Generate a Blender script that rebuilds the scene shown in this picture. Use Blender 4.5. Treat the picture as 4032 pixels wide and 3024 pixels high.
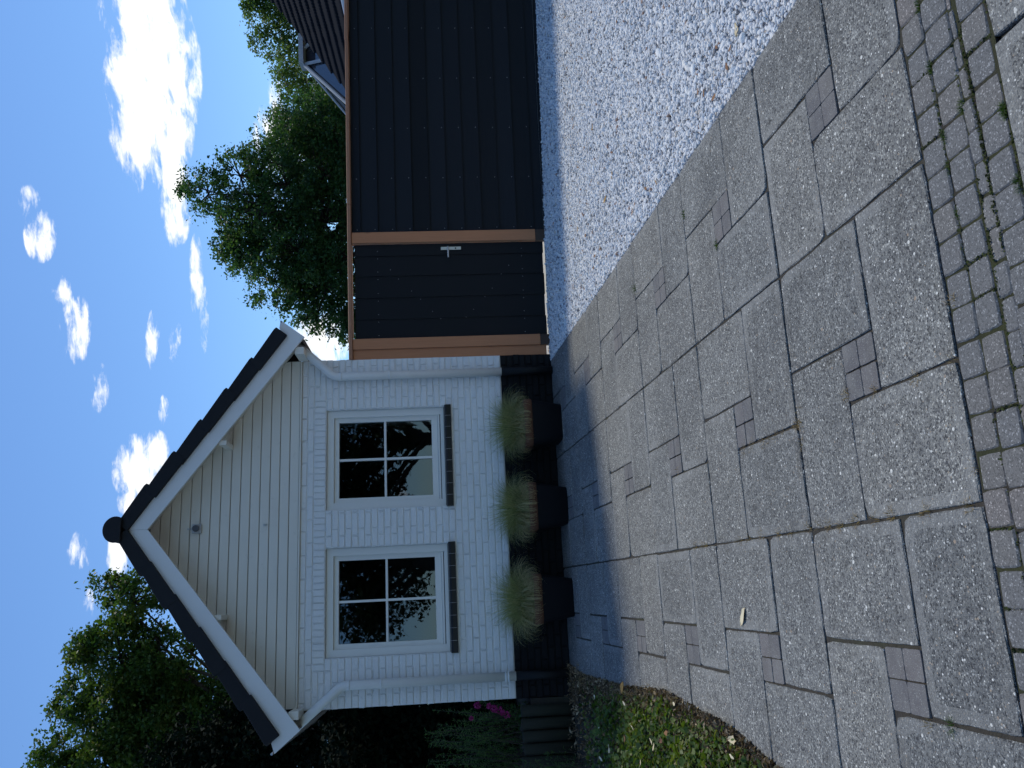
import bpy, math, random
import numpy as np
from mathutils import Matrix, Vector, Euler
R = math.radians
for o in list(bpy.data.objects): bpy.data.objects.remove(o)
S = bpy.context.scene
COL = S.collection

# ------------------------------------------------------------------ camera
# the photograph was taken with the phone on its side: gravity points to the right of the frame
cam_d = bpy.data.cameras.new('camera'); cam_d.sensor_width = 36; cam_d.lens = 36*3320/4032
cam_d.clip_start = .05; cam_d.clip_end = 3000
cam = bpy.data.objects.new('camera', cam_d); COL.objects.link(cam)
_r = Vector((0.96520745, -0.25946079, -0.03247586)); _d = Vector((-0.04930657, -0.05862398, -0.99706173)); _f = Vector((0.25679456, 0.96397268, -0.06937743))
_m = Matrix((_d, _r, -_f)).transposed().to_4x4(); _m.translation = (-2.4899, -8.2062, 0.9936)
cam.matrix_world = _m
S.camera = cam

# ------------------------------------------------------------------ light
SUN_EL, SUN_AZ = 62.0, 36.0          # azimuth measured from +Y towards +X
SKY_STRENGTH, SUN_STRENGTH, EXPOSURE = 0.138, 2.55, -0.12
sd = bpy.data.lights.new('sun', 'SUN'); sd.energy = SUN_STRENGTH; sd.angle = R(8.0); sd.color = (1, .95, .79)
sun = bpy.data.objects.new('sun', sd); COL.objects.link(sun)
_s = Vector((math.sin(R(SUN_AZ))*math.cos(R(SUN_EL)), math.cos(R(SUN_AZ))*math.cos(R(SUN_EL)), math.sin(R(SUN_EL))))
sun.rotation_euler = _s.to_track_quat('Z', 'Y').to_euler(); sun.location = (10, 20, 30)

W = bpy.data.worlds.new('World'); S.world = W; W.use_nodes = True
def sky_world():
    nt = W.node_tree; N, L = nt.nodes, nt.links
    N.clear()
    def node(t, **k):
        n = N.new(t)
        for a, b in k.items(): setattr(n, a, b)
        return n
    def mth(op, a, b=None, c=None, clamp=False):
        n = node('ShaderNodeMath', operation=op, use_clamp=clamp)
        for i, x in enumerate((a, b, c)):
            if x is None: continue
            if isinstance(x, (int, float)): n.inputs[i].default_value = x
            else: L.new(x, n.inputs[i])
        return n.outputs[0]
    geo = node('ShaderNodeNewGeometry')
    inc = node('ShaderNodeVectorMath', operation='SCALE'); L.new(geo.outputs['Incoming'], inc.inputs[0]); inc.inputs['Scale'].default_value = -1
    d = inc.outputs[0]
    def dot(v):
        n = node('ShaderNodeVectorMath', operation='DOT_PRODUCT'); L.new(d, n.inputs[0]); n.inputs[1].default_value = v
        return n.outputs['Value']
    sk = node('ShaderNodeTexSky', sky_type='NISHITA', sun_disc=False, sun_elevation=R(SUN_EL), sun_rotation=R(SUN_AZ))
    sk.air_density = 1.0; sk.dust_density = .1; sk.ozone_density = 5
    def noise(scale, detail, rough, vec, dist=0.0):
        n = node('ShaderNodeTexNoise'); n.inputs['Scale'].default_value = scale; n.inputs['Detail'].default_value = detail
        n.inputs['Roughness'].default_value = rough; n.inputs['Distortion'].default_value = dist; L.new(vec, n.inputs['Vector'])
        return n.outputs[0]
    st = node('ShaderNodeVectorMath', operation='MULTIPLY'); L.new(d, st.inputs[0]); st.inputs[1].default_value = (1, 1, 3.6)
    # cumulus and wisps: azimuth, elevation, half width, half height (radians), tilt, thickness
    BL = [(34.6, 17.5, 0.108, 0.046, -8.0, 1.5), (38.6, 17.5, 0.053, 0.040, -9.4, 1.25), (27.7, 17.0, 0.055, 0.017, -5.6, 1.2), (30.0, 19.2, 0.026, 0.012, -6.8, 0.75),
          (25.5, 24.6, 0.028, 0.015, -6.1, 1.0), (27.6, 25.0, 0.02, 0.012, -7.1, 0.6), (22.0, 23.8, 0.018, 0.011, -4.5, 0.9), (19.4, 23.3, 0.04, 0.018, -3.4, 0.78),
          (15.5, 22.1, 0.03, 0.011, -1.9, 0.62), (22.8, 16.2, 0.046, 0.008, -4.0, 1.0), (19.7, 15.9, 0.042, 0.006, -3.1, 0.85), (18.5, 17.7, 0.026, 0.007, -8, 0.85),
          (18.7, 19.0, 0.042, 0.008, -10.0, 0.78), (13.9, 18.5, 0.019, 0.006, -1.4, 0.75), (10.2, 20.2, 0.036, 0.023, -0.1, 1.2), (10.9, 19.1, 0.03, 0.022, -0.4, 1.0),
          (8.0, 20.6, 0.016, 0.011, 0.7, 0.95), (4.7, 21.0, 0.026, 0.014, 2.0, 1.1), (5.0, 23.1, 0.021, 0.014, 2.3, 0.78), (1.7, 22.5, 0.02, 0.006, 3.4, 0.62),
          (18.4, 8.6, 0.036, 0.034, -2.3, 1.3), (30.5, 10.6, 0.078, 0.03, -4.8, 0.9), (35.9, 7.0, 0.052, 0.03, -4.9, 0.9)]
    tot = None
    for az, el, hw, hh, tl, s in BL:
        a, e, t = R(az), R(el), R(tl)
        c = Vector((math.sin(a)*math.cos(e), math.cos(a)*math.cos(e), math.sin(e)))
        h = c.cross(Vector((0, 0, 1))).normalized(); u = h.cross(c)
        e1 = (h*math.cos(t)+u*math.sin(t)) / hw; e2 = (u*math.cos(t)-h*math.sin(t)) / hh
        x = dot(e1); y = dot(e2)
        r2 = mth('ADD', mth('MULTIPLY', x, x), mth('MULTIPLY', y, y))
        b = mth('MULTIPLY', mth('MAXIMUM', mth('SUBTRACT', 1.25, r2), 0), s*(.8 if s > .98 else .68))
        b = mth('MULTIPLY', b, mth('GREATER_THAN', dot(c), 0.5))
        tot = b if tot is None else mth('MAXIMUM', tot, b)
    # scattered fair-weather clouds over the rest of the sky
    low = noise(2.6, 4, .55, st.outputs[0])
    fr = node('ShaderNodeMapRange', interpolation_type='SMOOTHSTEP'); L.new(dot((0.25, 0.94, 0.23)), fr.inputs[0])
    fr.inputs[1].default_value = .93; fr.inputs[2].default_value = .80; fr.inputs[3].default_value = 0; fr.inputs[4].default_value = 1
    rest = mth('MULTIPLY', mth('MULTIPLY', mth('MAXIMUM', mth('SUBTRACT', low, .60), 0), 9.0), fr.outputs[0])
    tot = mth('MAXIMUM', tot, rest)
    n1 = noise(20, 12, .60, st.outputs[0], .25)
    n0 = noise(62, 8, .62, st.outputs[0], .6)
    dens = mth('ADD', mth('MINIMUM', tot, 1.12), mth('ADD', mth('MULTIPLY', mth('SUBTRACT', n1, .5), 3.6), mth('MULTIPLY', mth('SUBTRACT', n0, .5), 1.1)))
    dens = mth('MULTIPLY', dens, mth('MINIMUM', mth('MULTIPLY', tot, 4), 1))
    mr = node('ShaderNodeMapRange', interpolation_type='SMOOTHSTEP'); L.new(dens, mr.inputs[0])
    mr.inputs[1].default_value = .22; mr.inputs[2].default_value = 1.12
    shade = noise(9, 4, .5, st.outputs[0])
    cc = node('ShaderNodeMix', data_type='RGBA'); L.new(mth('MULTIPLY', mth('SUBTRACT', shade, .55), 5, clamp=True), cc.inputs[0])
    cc.inputs[6].default_value = (9.6, 9.7, 9.8, 1); cc.inputs[7].default_value = (7.6, 7.9, 8.3, 1)
    gain = node('ShaderNodeMix', data_type='RGBA', blend_type='MULTIPLY'); gain.inputs[0].default_value = 1
    L.new(sk.outputs[0], gain.inputs[6]); gain.inputs[7].default_value = (.88, 1.05, 1.18, 1)
    mx = node('ShaderNodeMix', data_type='RGBA'); L.new(mr.outputs[0], mx.inputs[0]); L.new(gain.outputs[2], mx.inputs[6]); L.new(cc.outputs[2], mx.inputs[7])
    bg = node('ShaderNodeBackground'); bg.inputs[1].default_value = SKY_STRENGTH; L.new(mx.outputs[2], bg.inputs[0])
    out = node('ShaderNodeOutputWorld'); L.new(bg.outputs[0], out.inputs[0])
sky_world()
W.cycles.sampling_method = 'NONE'
S.view_settings.view_transform = 'Standard'; S.view_settings.look = 'None'; S.view_settings.gamma = 1; S.view_settings.exposure = EXPOSURE
S.view_settings.use_curve_mapping = False
S.render.engine = 'CYCLES'; S.cycles.use_denoising = True; S.cycles.max_bounces = 6; S.cycles.diffuse_bounces = 3; S.cycles.glossy_bounces = 3; S.cycles.use_adaptive_sampling = True; S.cycles.adaptive_threshold = .02; S.cycles.transparent_max_bounces = 16
S.cycles.caustics_reflective = False; S.cycles.caustics_refractive = False

# ------------------------------------------------------------------ helpers
rng = np.random.default_rng(7); rnd = random.Random(11)
class MB:
    """collects geometry for ONE mesh object"""
    def __init__(self): self.v = []; self.f = []; self.m = []
    def add(self, vs, fs, m=0):
        b = len(self.v); self.v += [tuple(p) for p in vs]; self.f += [tuple(i+b for i in q) for q in fs]; self.m += [m]*len(fs); return self
    def box(self, x0, x1, y0, y1, z0, z1, m=0, bev=0.0):
        if bev:
            b = bev; P = []
            for z, i in ((z0, b), (z0+b, 0), (z1-b, 0), (z1, b)):
                P += [(x0+i, y0+i, z), (x1-i, y0+i, z), (x1-i, y1-i, z), (x0+i, y1-i, z)]
            F = [(3, 2, 1, 0), (12, 13, 14, 15)]
            for k in range(3):
                for j in range(4): F.append((4*k+j, 4*k+(j+1) % 4, 4*k+4+(j+1) % 4, 4*k+4+j))
            return self.add(P, F, m)
        P = [(x0, y0, z0), (x1, y0, z0), (x1, y1, z0), (x0, y1, z0), (x0, y0, z1), (x1, y0, z1), (x1, y1, z1), (x0, y1, z1)]
        return self.add(P, [(3, 2, 1, 0), (4, 5, 6, 7), (0, 1, 5, 4), (1, 2, 6, 5), (2, 3, 7, 6), (3, 0, 4, 7)], m)
    def prism(self, poly, y0, y1, m=0):
        """polygon in x,z (counter-clockwise seen from -y) pushed from y0 to y1"""
        n = len(poly); P = [(x, y0, z) for x, z in poly]+[(x, y1, z) for x, z in poly]
        F = [tuple(range(n)), tuple(range(2*n-1, n-1, -1))]+[(i, i+n, (i+1) % n+n, (i+1) % n) for i in range(n)]
        return self.add(P, F, m)
    def tube(self, pts, rad, n=12, m=0, cap=True):
        pts = [Vector(p) for p in pts]; rad = rad if hasattr(rad, '__len__') else [rad]*len(pts)
        P = []; ref = None
        for i, p in enumerate(pts):
            t = (pts[min(i+1, len(pts)-1)]-pts[max(i-1, 0)]).normalized()
            if ref is None: ref = t.orthogonal().normalized()
            ref = (ref-t*ref.dot(t)).normalized(); q = t.cross(ref)
            for k in range(n):
                a = 2*math.pi*k/n; P.append(p+(ref*math.cos(a)+q*math.sin(a))*rad[i])
        F = [(i*n+k, i*n+(k+1) % n, (i+1)*n+(k+1) % n, (i+1)*n+k) for i in range(len(pts)-1) for k in range(n)]
        if cap: F += [tuple(range(n-1, -1, -1)), tuple(range((len(pts)-1)*n, len(pts)*n))]
        return self.add(P, F, m)
    def mesh(self, name, smooth=False):
        me = bpy.data.meshes.new(name); me.from_pydata(self.v, [], self.f)
        if any(self.m): me.polygons.foreach_set('material_index', self.m)
        if smooth: me.shade_smooth()
        me.update(); return me
def place(o, parent=None):
    COL.objects.link(o)
    if parent is not None:
        o.parent = parent; o.matrix_parent_inverse = parent.matrix_basis.inverted()
    return o
def obj(name, mb, mat, parent=None, smooth=False, world=True):
    """one mesh object; geometry given in world space (world=True) or in the parent's own space"""
    me = mb.mesh(name, smooth) if isinstance(mb, MB) else mb
    if mat is not None and not me.materials:
        for k in (mat if isinstance(mat, (list, tuple)) else [mat]): me.materials.append(k)
    o = bpy.data.objects.new(name, me); COL.objects.link(o)
    if parent is not None:
        o.parent = parent
        if world: o.matrix_parent_inverse = parent.matrix_basis.inverted()
    return o
def tag(o, label=None, cat=None, group=None, kind=None):
    for k, v in (('label', label), ('category', cat), ('group', group), ('kind', kind)):
        if v: o[k] = v
    return o
def thing(name, loc, label, cat, group=None, rz=0.0):
    o = bpy.data.objects.new(name, None); o.empty_display_size = .1
    o.matrix_basis = Matrix.Translation(loc) @ Matrix.Rotation(rz, 4, 'Z'); COL.objects.link(o)
    return tag(o, label, cat, group)
def fast_mesh(name, verts, faces, tone=None):
    """verts (n,3), faces (k,m) numpy arrays"""
    me = bpy.data.meshes.new(name); k, m = faces.shape
    me.vertices.add(len(verts)); me.vertices.foreach_set('co', verts.astype(np.float32).ravel())
    me.loops.add(k*m); me.loops.foreach_set('vertex_index', faces.astype(np.int32).ravel())
    me.polygons.add(k); me.polygons.foreach_set('loop_start', np.arange(0, k*m, m, dtype=np.int32)); me.polygons.foreach_set('loop_total', np.full(k, m, dtype=np.int32))
    if tone is not None:
        at = me.attributes.new('tone', 'FLOAT', 'FACE'); at.data.foreach_set('value', tone.astype(np.float32))
    me.update(calc_edges=True); return me

# ------------------------------------------------------------------ materials
def mat(name, build):
    m = bpy.data.materials.new(name); m.use_nodes = True; nt = m.node_tree
    b = nt.nodes['Principled BSDF']; build(Nd(nt), b); return m
class Nd:
    def __init__(s, nt): s.nt = nt; s.N = nt.nodes; s.L = nt.links
    def n(s, t, **k):
        x = s.N.new(t)
        for a, b in k.items(): setattr(x, a, b)
        return x
    def set(s, x, i, v):
        if isinstance(v, (int, float, tuple)): x.inputs[i].default_value = v
        else: s.L.new(v, x.inputs[i])
    def pos(s): return s.n('ShaderNodeNewGeometry').outputs['Position']
    def obj(s): return s.n('ShaderNodeTexCoord').outputs['Object']
    def mul(s, v, sc):
        x = s.n('ShaderNodeVectorMath', operation='MULTIPLY'); s.L.new(v, x.inputs[0]); x.inputs[1].default_value = sc; return x.outputs[0]
    def addv(s, v, w):
        x = s.n('ShaderNodeVectorMath', operation='ADD'); s.L.new(v, x.inputs[0]); s.set(x, 1, w); return x.outputs[0]
    def noise(s, v, sc, det=4, ro=.55, dist=0.0):
        x = s.n('ShaderNodeTexNoise'); s.L.new(v, x.inputs['Vector']); x.inputs['Scale'].default_value = sc; x.inputs['Detail'].default_value = det; x.inputs['Roughness'].default_value = ro; x.inputs['Distortion'].default_value = dist
        return x.outputs[0]
    def vor(s, v, sc, feature='F1', rand=1.0):
        x = s.n('ShaderNodeTexVoronoi', feature=feature); s.L.new(v, x.inputs['Vector']); x.inputs['Scale'].default_value = sc; x.inputs['Randomness'].default_value = rand; return x
    def math(s, op, a, b=0.0, clamp=False):
        x = s.n('ShaderNodeMath', operation=op, use_clamp=clamp); s.set(x, 0, a); s.set(x, 1, b); return x.outputs[0]
    def rmp(s, f, *st, interp='LINEAR'):
        x = s.n('ShaderNodeValToRGB'); x.color_ramp.interpolation = interp; e = x.color_ramp.elements
        while len(e) < len(st): e.new(.5)
        for i, (p, c) in enumerate(st):
            e[i].position = p; e[i].color = c if len(c) == 4 else (*c, 1)
        s.L.new(f, x.inputs[0]); return x.outputs[0]
    def mix(s, f, a, b, blend='MIX'):
        x = s.n('ShaderNodeMix', data_type='RGBA', blend_type=blend); s.set(x, 0, f)
        for i, c in ((6, a), (7, b)):
            if isinstance(c, tuple): x.inputs[i].default_value = c if len(c) == 4 else (*c, 1)
            else: s.L.new(c, x.inputs[i])
        return x.outputs[2]
    def rand(s): return s.n('ShaderNodeObjectInfo').outputs['Random']
    def attr(s, nm): return s.n('ShaderNodeAttribute', attribute_name=nm).outputs['Fac']
    def bump(s, b, h, dist=.003, st=1.0):
        x = s.n('ShaderNodeBump'); x.inputs['Distance'].default_value = dist; x.inputs['Strength'].default_value = st; s.L.new(h, x.inputs['Height']); s.L.new(x.outputs[0], b.inputs['Normal'])
    def map(s, f, a, b, c, d):
        x = s.n('ShaderNodeMapRange'); s.L.new(f, x.inputs[0]); 
        for i, v in enumerate((a, b, c, d)): x.inputs[i+1].default_value = v
        return x.outputs[0]
def g(v): return (v, v, v)

def m_white_brick(q, b):
    p = q.pos(); n1 = q.noise(p, 5, 5); n2 = q.noise(p, 45, 5, .65); n3 = q.noise(p, 160, 3)
    c = q.mix(q.math('MULTIPLY', n1, .6), (.82, .82, .81), (.75, .745, .73))
    c = q.mix(q.math('MULTIPLY', q.math('SUBTRACT', n2, .56), 1.6, True), c, (.52, .51, .49))
    drip = q.math('MULTIPLY', q.math('SUBTRACT', q.noise(q.mul(p, (16, 16, 1.1)), 1.0, 5, .65), .56), 3.0, True); c = q.mix(q.math('MULTIPLY', drip, .30), c, (.50, .485, .44))
    q.L.new(c, b.inputs['Base Color']); b.inputs['Roughness'].default_value = .6
    h = q.math('ADD', q.math('MULTIPLY', n2, 1.0), q.math('MULTIPLY', n3, .35)); q.bump(b, h, .006, .9)
WHITE_BRICK = mat('white_painted_brick', m_white_brick)
def m_black_brick(q, b):
    p = q.pos(); n2 = q.noise(p, 40, 5, .65)
    q.L.new(q.mix(q.noise(p, 6), (.005, .0055, .007), (.010, .011, .013)), b.inputs['Base Color']); b.inputs['Roughness'].default_value = .75; b.inputs['Specular IOR Level'].default_value = .22; q.bump(b, n2, .005, .8)
BLACK_BRICK = mat('black_painted_brick', m_black_brick)
def m_white_wood(q, b):
    p = q.pos(); n = q.noise(q.mul(p, (3, 3, 30)), 6, 4)
    c = q.mix(q.noise(p, 3, 5), (.80, .765, .69), (.72, .675, .59)); c = q.mix(q.math('MULTIPLY', q.math('SUBTRACT', q.noise(p, 14, 6, .7), .62), 3, True), c, (.5, .45, .37))
    q.L.new(c, b.inputs['Base Color']); b.inputs['Roughness'].default_value = .5; q.bump(b, n, .0015, .4)
WHITE_WOOD = mat('white_painted_boards', m_white_wood)
def m_fascia(q, b):
    p = q.pos(); q.L.new(q.mix(q.noise(p, 4, 5), (.80, .80, .80), (.73, .73, .73)), b.inputs['Base Color']); b.inputs['Roughness'].default_value = .42; q.bump(b, q.noise(p, 60, 3), .0008, .4)
FASCIA = mat('white_fascia_paint', m_fascia)
def m_frame(q, b):
    p = q.pos(); q.L.new(q.mix(q.noise(p, 9, 4), (.80, .795, .76), (.74, .73, .69)), b.inputs['Base Color']); b.inputs['Roughness'].default_value = .35
FRAME = mat('window_frame_paint', m_frame)
def m_pvc(q, b):
    p = q.pos(); q.L.new(q.mix(q.noise(p, 7, 6, .65), (.80, .80, .79), (.70, .695, .68)), b.inputs['Base Color']); b.inputs['Roughness'].default_value = .42; q.bump(b, q.noise(p, 90, 3), .0006, .5)
PVC = mat('white_downpipe', m_pvc)
def m_black_paint(q, b):
    p = q.pos(); q.L.new(q.mix(q.noise(p, 12, 4), (.005, .006, .007), (.010, .011, .013)), b.inputs['Base Color']); b.inputs['Roughness'].default_value = .6; b.inputs['Specular IOR Level'].default_value = .25
BLACK_PAINT = mat('black_paint', m_black_paint)
def m_tile(q, b):
    p = q.pos(); c = q.mix(q.noise(p, 8, 5, .65), (.007, .008, .011), (.017, .018, .022)); c = q.mix(q.math('MULTIPLY', q.rand(), .35), c, (.020, .020, .022))
    q.L.new(c, b.inputs['Base Color']); b.inputs['Roughness'].default_value = .65; b.inputs['Specular IOR Level'].default_value = .25; q.bump(b, q.noise(p, 120, 4), .002, .6)
TILE = mat('dark_roof_tile', m_tile)
def m_tile2(q, b):
    p = q.pos(); c = q.mix(q.noise(p, 5, 4, .6), (.008, .011, .018), (.017, .021, .031))
    q.L.new(c, b.inputs['Base Color']); b.inputs['Roughness'].default_value = .75; b.inputs['Specular IOR Level'].default_value = .025
TILE2 = mat('glazed_black_tile', m_tile2)
def m_sill(q, b):
    q.L.new(q.mix(q.rand(), (.007, .008, .009), (.013, .014, .016)), b.inputs['Base Color']); b.inputs['Roughness'].default_value = .3; b.inputs['Specular IOR Level'].default_value = .3
SILL = mat('black_glazed_sill_tile', m_sill)
def m_grout(q, b): b.inputs['Base Color'].default_value = (.45, .45, .45, 1); b.inputs['Roughness'].default_value = .8
GROUT = mat('light_grout', m_grout)
def m_glass(q, b):
    p = q.pos(); nt = q.nt
    fr = q.n('ShaderNodeFresnel'); fr.inputs[0].default_value = 1.95
    gl = q.n('ShaderNodeBsdfGlossy'); gl.inputs['Roughness'].default_value = .012; gl.inputs['Color'].default_value = (.72, .85, 1, 1)
    tr = q.n('ShaderNodeBsdfTransparent'); tr.inputs['Color'].default_value = (.55, .58, .57, 1)
    bp = q.n('ShaderNodeBump'); bp.inputs['Distance'].default_value = .004; bp.inputs['Strength'].default_value = .12; q.L.new(q.noise(p, 3.2, 2), bp.inputs['Height']); q.L.new(bp.outputs[0], gl.inputs['Normal'])
    mx = q.n('ShaderNodeMixShader'); q.L.new(fr.outputs[0], mx.inputs[0]); q.L.new(tr.outputs[0], mx.inputs[1]); q.L.new(gl.outputs[0], mx.inputs[2])
    q.L.new(mx.outputs[0], q.N['Material Output'].inputs[0])
GLASS = mat('window_glass', m_glass)
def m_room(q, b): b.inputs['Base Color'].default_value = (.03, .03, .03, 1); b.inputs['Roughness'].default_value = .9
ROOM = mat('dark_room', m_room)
def m_blackboard(q, b):
    o = q.obj(); p = q.pos(); r = q.rand()
    n = q.noise(q.mul(o, (2.2, 8, 60)), 5, 5, .6, .6)
    c = q.mix(n, (.0038, .005, .0075), (.009, .0115, .016)); c = q.mix(1.0, c, q.rmp(r, (0, g(.6)), (1, g(1.5))), 'MULTIPLY')
    q.L.new(c, b.inputs['Base Color']); b.inputs['Roughness'].default_value = .62; b.inputs['Specular IOR Level'].default_value = .24; q.bump(b, n, .002, .7)
BLACK_BOARD = mat('black_stained_board', m_blackboard)
def m_blackdoor(q, b):
    o = q.obj(); n = q.noise(q.mul(o, (60, 8, 2.2)), 5, 5, .6, .6)
    q.L.new(q.mix(n, (.0035, .0045, .0065), (.008, .010, .0135)), b.inputs['Base Color']); b.inputs['Roughness'].default_value = .62; b.inputs['Specular IOR Level'].default_value = .24; q.bump(b, n, .002, .7)
BLACK_DOOR = mat('black_stained_gate_board', m_blackdoor)
def wood(base, dark, axis):
    def f(q, b):
        o = q.pos(); sc = (30, 30, 1.6) if axis == 'z' else (1.6, 30, 30)
        n = q.noise(q.mul(o, sc), 3, 6, .6, 1.2); k = q.vor(q.mul(o, (9, 9, 2.6) if axis == 'z' else (2.6, 9, 9)), 1.0)
        c = q.mix(n, base, dark); kn = q.rmp(k.outputs['Distance'], (.0, (1, 1, 1)), (.10, (1, 1, 1)), (.16, (0, 0, 0)))
        sel = q.math('GREATER_THAN', q.n('ShaderNodeSeparateColor').outputs[0], 2.0)
        sp = q.n('ShaderNodeSeparateColor'); q.L.new(k.outputs['Color'], sp.inputs[0]); sel = q.math('GREATER_THAN', sp.outputs[0], .72)
        c = q.mix(q.math('MULTIPLY', q.math('MULTIPLY', kn, sel), .75), c, tuple(x*.38 for x in dark))
        q.L.new(c, b.inputs['Base Color']); b.inputs['Roughness'].default_value = .6; q.bump(b, n, .0015, .5)
    return f
DOUGLAS = mat('douglas_fir_post', wood((.55, .235, .11), (.42, .165, .07), 'z'))
DOUGLAS_H = mat('douglas_fir_rail', wood((.42, .20, .115), (.30, .135, .075), 'x'))
SHOE = mat('dark_post_foot', lambda q, b: (b.inputs['Base Color'].__setattr__('default_value', (.06, .036, .026, 1)), b.inputs['Roughness'].__setattr__('default_value', .7)))
def m_steel(q, b): b.inputs['Base Color'].default_value = (.55, .56, .55, 1); b.inputs['Metallic'].default_value = .9; b.inputs['Roughness'].default_value = .38
STEEL = mat('brushed_steel', m_steel)
SCREW = mat('screw_heads', lambda q, b: (b.inputs['Base Color'].__setattr__('default_value', (.42, .42, .42, 1)), b.inputs['Roughness'].__setattr__('default_value', .5)))
def m_slab(q, b):
    p = q.pos(); r = q.rand(); mg = q.attr('margin')
    n1 = q.noise(p, 1.7, 6, .6); n2 = q.noise(p, 13, 6, .68)
    base = q.mix(q.map(n1, .36, .64, 0, 1), (.165, .168, .172), (.285, .286, .282)); base = q.mix(q.math('MULTIPLY', r, .55), base, (.188, .187, .186)); base = q.mix(q.math('MULTIPLY', q.math('SUBTRACT', q.noise(p, .55, 4), .45), 2.0, True), base, (.235, .231, .222))
    blot = q.noise(p, 30, 6, .75); base = q.mix(q.math('MULTIPLY', q.math('SUBTRACT', blot, .52), 6.0, True), base, (.34, .338, .33)); base = q.mix(q.math('MULTIPLY', q.math('SUBTRACT', q.noise(q.addv(p, (7.0, 3.0, 1.0)), 24, 6, .75), .53), 6.0, True), base, (.10, .10, .10))
    base = q.mix(q.math('MULTIPLY', q.math('SUBTRACT', n2, .50), 2.0, True), base, (.165, .164, .162))
    stain = q.math('MULTIPLY', q.math('SUBTRACT', q.noise(p, 4.5, 6, .7), .56), 3.5, True); base = q.mix(q.math('MULTIPLY', stain, .65), base, (.14, .138, .132))
    base = q.mix(1.0, base, q.rmp(r, (0, (.84, .85, .85)), (.5, (1.0, 1.0, .98)), (1, (1.14, 1.13, 1.09))), 'MULTIPLY')
    dirt = q.math('MULTIPLY', mg, q.math('MULTIPLY', q.math('SUBTRACT', q.noise(p, 7, 5, .7), .47), 4.0, True)); base = q.mix(q.math('MULTIPLY', dirt, .55), base, (.115, .105, .088))
    tyre = q.math('MULTIPLY', q.math('SUBTRACT', q.noise(q.mul(p, (2.2, .35, 1)), 1.0, 5, .6), .54), 5.0, True); base = q.mix(q.math('MULTIPLY', tyre, .42), base, (.12, .12, .118))
    v1 = q.vor(p, 185); s1 = q.n('ShaderNodeSeparateColor'); q.L.new(v1.outputs['Color'], s1.inputs[0])
    grain = q.rmp(s1.outputs[0], (0, (.30, .30, .32)), (.14, (.64, .64, .66)), (.40, (.94, .94, .93)), (.74, (1.10, 1.09, 1.06)), (.925, (2.0, 1.98, 1.90)), interp='CONSTANT')
    mgv = q.math('MULTIPLY', mg, q.math('MULTIPLY', q.math('SUBTRACT', q.noise(q.addv(p, (3.0, 9.0, 0.0)), 1.9, 3), .42), 5.0, True))
    c = q.mix(q.math('SUBTRACT', 1.0, q.math('MULTIPLY', mgv, .3)), base, q.mix(1.0, base, grain, 'MULTIPLY'))
    v2 = q.vor(p, 105); s2 = q.n('ShaderNodeSeparateColor'); q.L.new(v2.outputs['Color'], s2.inputs[0])
    inside = q.math('LESS_THAN', v2.outputs['Distance'], q.math('MULTIPLY', s2.outputs[2], .42))
    col2 = q.rmp(s2.outputs[1], (0, (.06, .062, .07)), (.36, (.28, .27, .26)), (.58, (.36, .29, .22)), (.66, (.48, .48, .46)), (.88, (.80, .79, .75)), interp='CONSTANT')
    c = q.mix(q.math('MULTIPLY', inside, q.math('GREATER_THAN', s2.outputs[0], .52)), c, col2)
    v3 = q.vor(p, 44); s3 = q.n('ShaderNodeSeparateColor'); q.L.new(v3.outputs['Color'], s3.inputs[0])
    in3 = q.math('MULTIPLY', q.math('LESS_THAN', v3.outputs['Distance'], q.math('MULTIPLY', s3.outputs[2], .3)), q.math('GREATER_THAN', s3.outputs[0], .82))
    c = q.mix(in3, c, q.rmp(s3.outputs[1], (0, (.075, .075, .08)), (.4, (.33, .26, .2)), (.6, (.74, .73, .68)), interp='CONSTANT'))
    c = q.mix(q.math('MULTIPLY', mgv, .30), c, (.33, .328, .318))
    q.L.new(c, b.inputs['Base Color']); b.inputs['Roughness'].default_value = .82
    h = q.math('ADD', q.math('MULTIPLY', v1.outputs['Distance'], -1.0), q.math('MULTIPLY', n2, .9)); q.bump(b, h, .0035, .8)
SLAB = mat('washed_concrete_slab', m_slab)
def m_paver(q, b):
    p = q.pos(); r = q.rand()
    c = q.rmp(r, (0, (.140, .142, .148)), (.30, (.160, .153, .149)), (.52, (.145, .145, .150)), (.74, (.188, .166, .157)), (.86, (.155, .147, .142)), interp='CONSTANT')
    c = q.mix(q.math('MULTIPLY', q.noise(p, 22, 5, .65), .7), c, (.17, .168, .166))
    v1 = q.vor(p, 260); s1 = q.n('ShaderNodeSeparateColor'); q.L.new(v1.outputs['Color'], s1.inputs[0])
    c = q.mix(1.0, c, q.rmp(s1.outputs[0], (0, g(.66)), (.25, g(.95)), (.75, g(1.12)), (.93, g(2.1)), interp='CONSTANT'), 'MULTIPLY')
    q.L.new(c, b.inputs['Base Color']); b.inputs['Roughness'].default_value = .85; q.bump(b, v1.outputs['Distance'], .002, -.6)
PAVER = mat('concrete_paver', m_paver)
def m_soil(q, b):
    p = q.pos(); c = q.mix(q.noise(p, 30, 5, .7), (.022, .019, .016), (.075, .066, .055)); c = q.mix(q.math('MULTIPLY', q.math('SUBTRACT', q.noise(p, 4, 4), .5), 3, True), c, (.045, .05, .022))
    q.L.new(c, b.inputs['Base Color']); b.inputs['Roughness'].default_value = .95; q.bump(b, q.noise(p, 90, 4), .006, 1)
SOIL = mat('joint_soil', m_soil)
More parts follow.
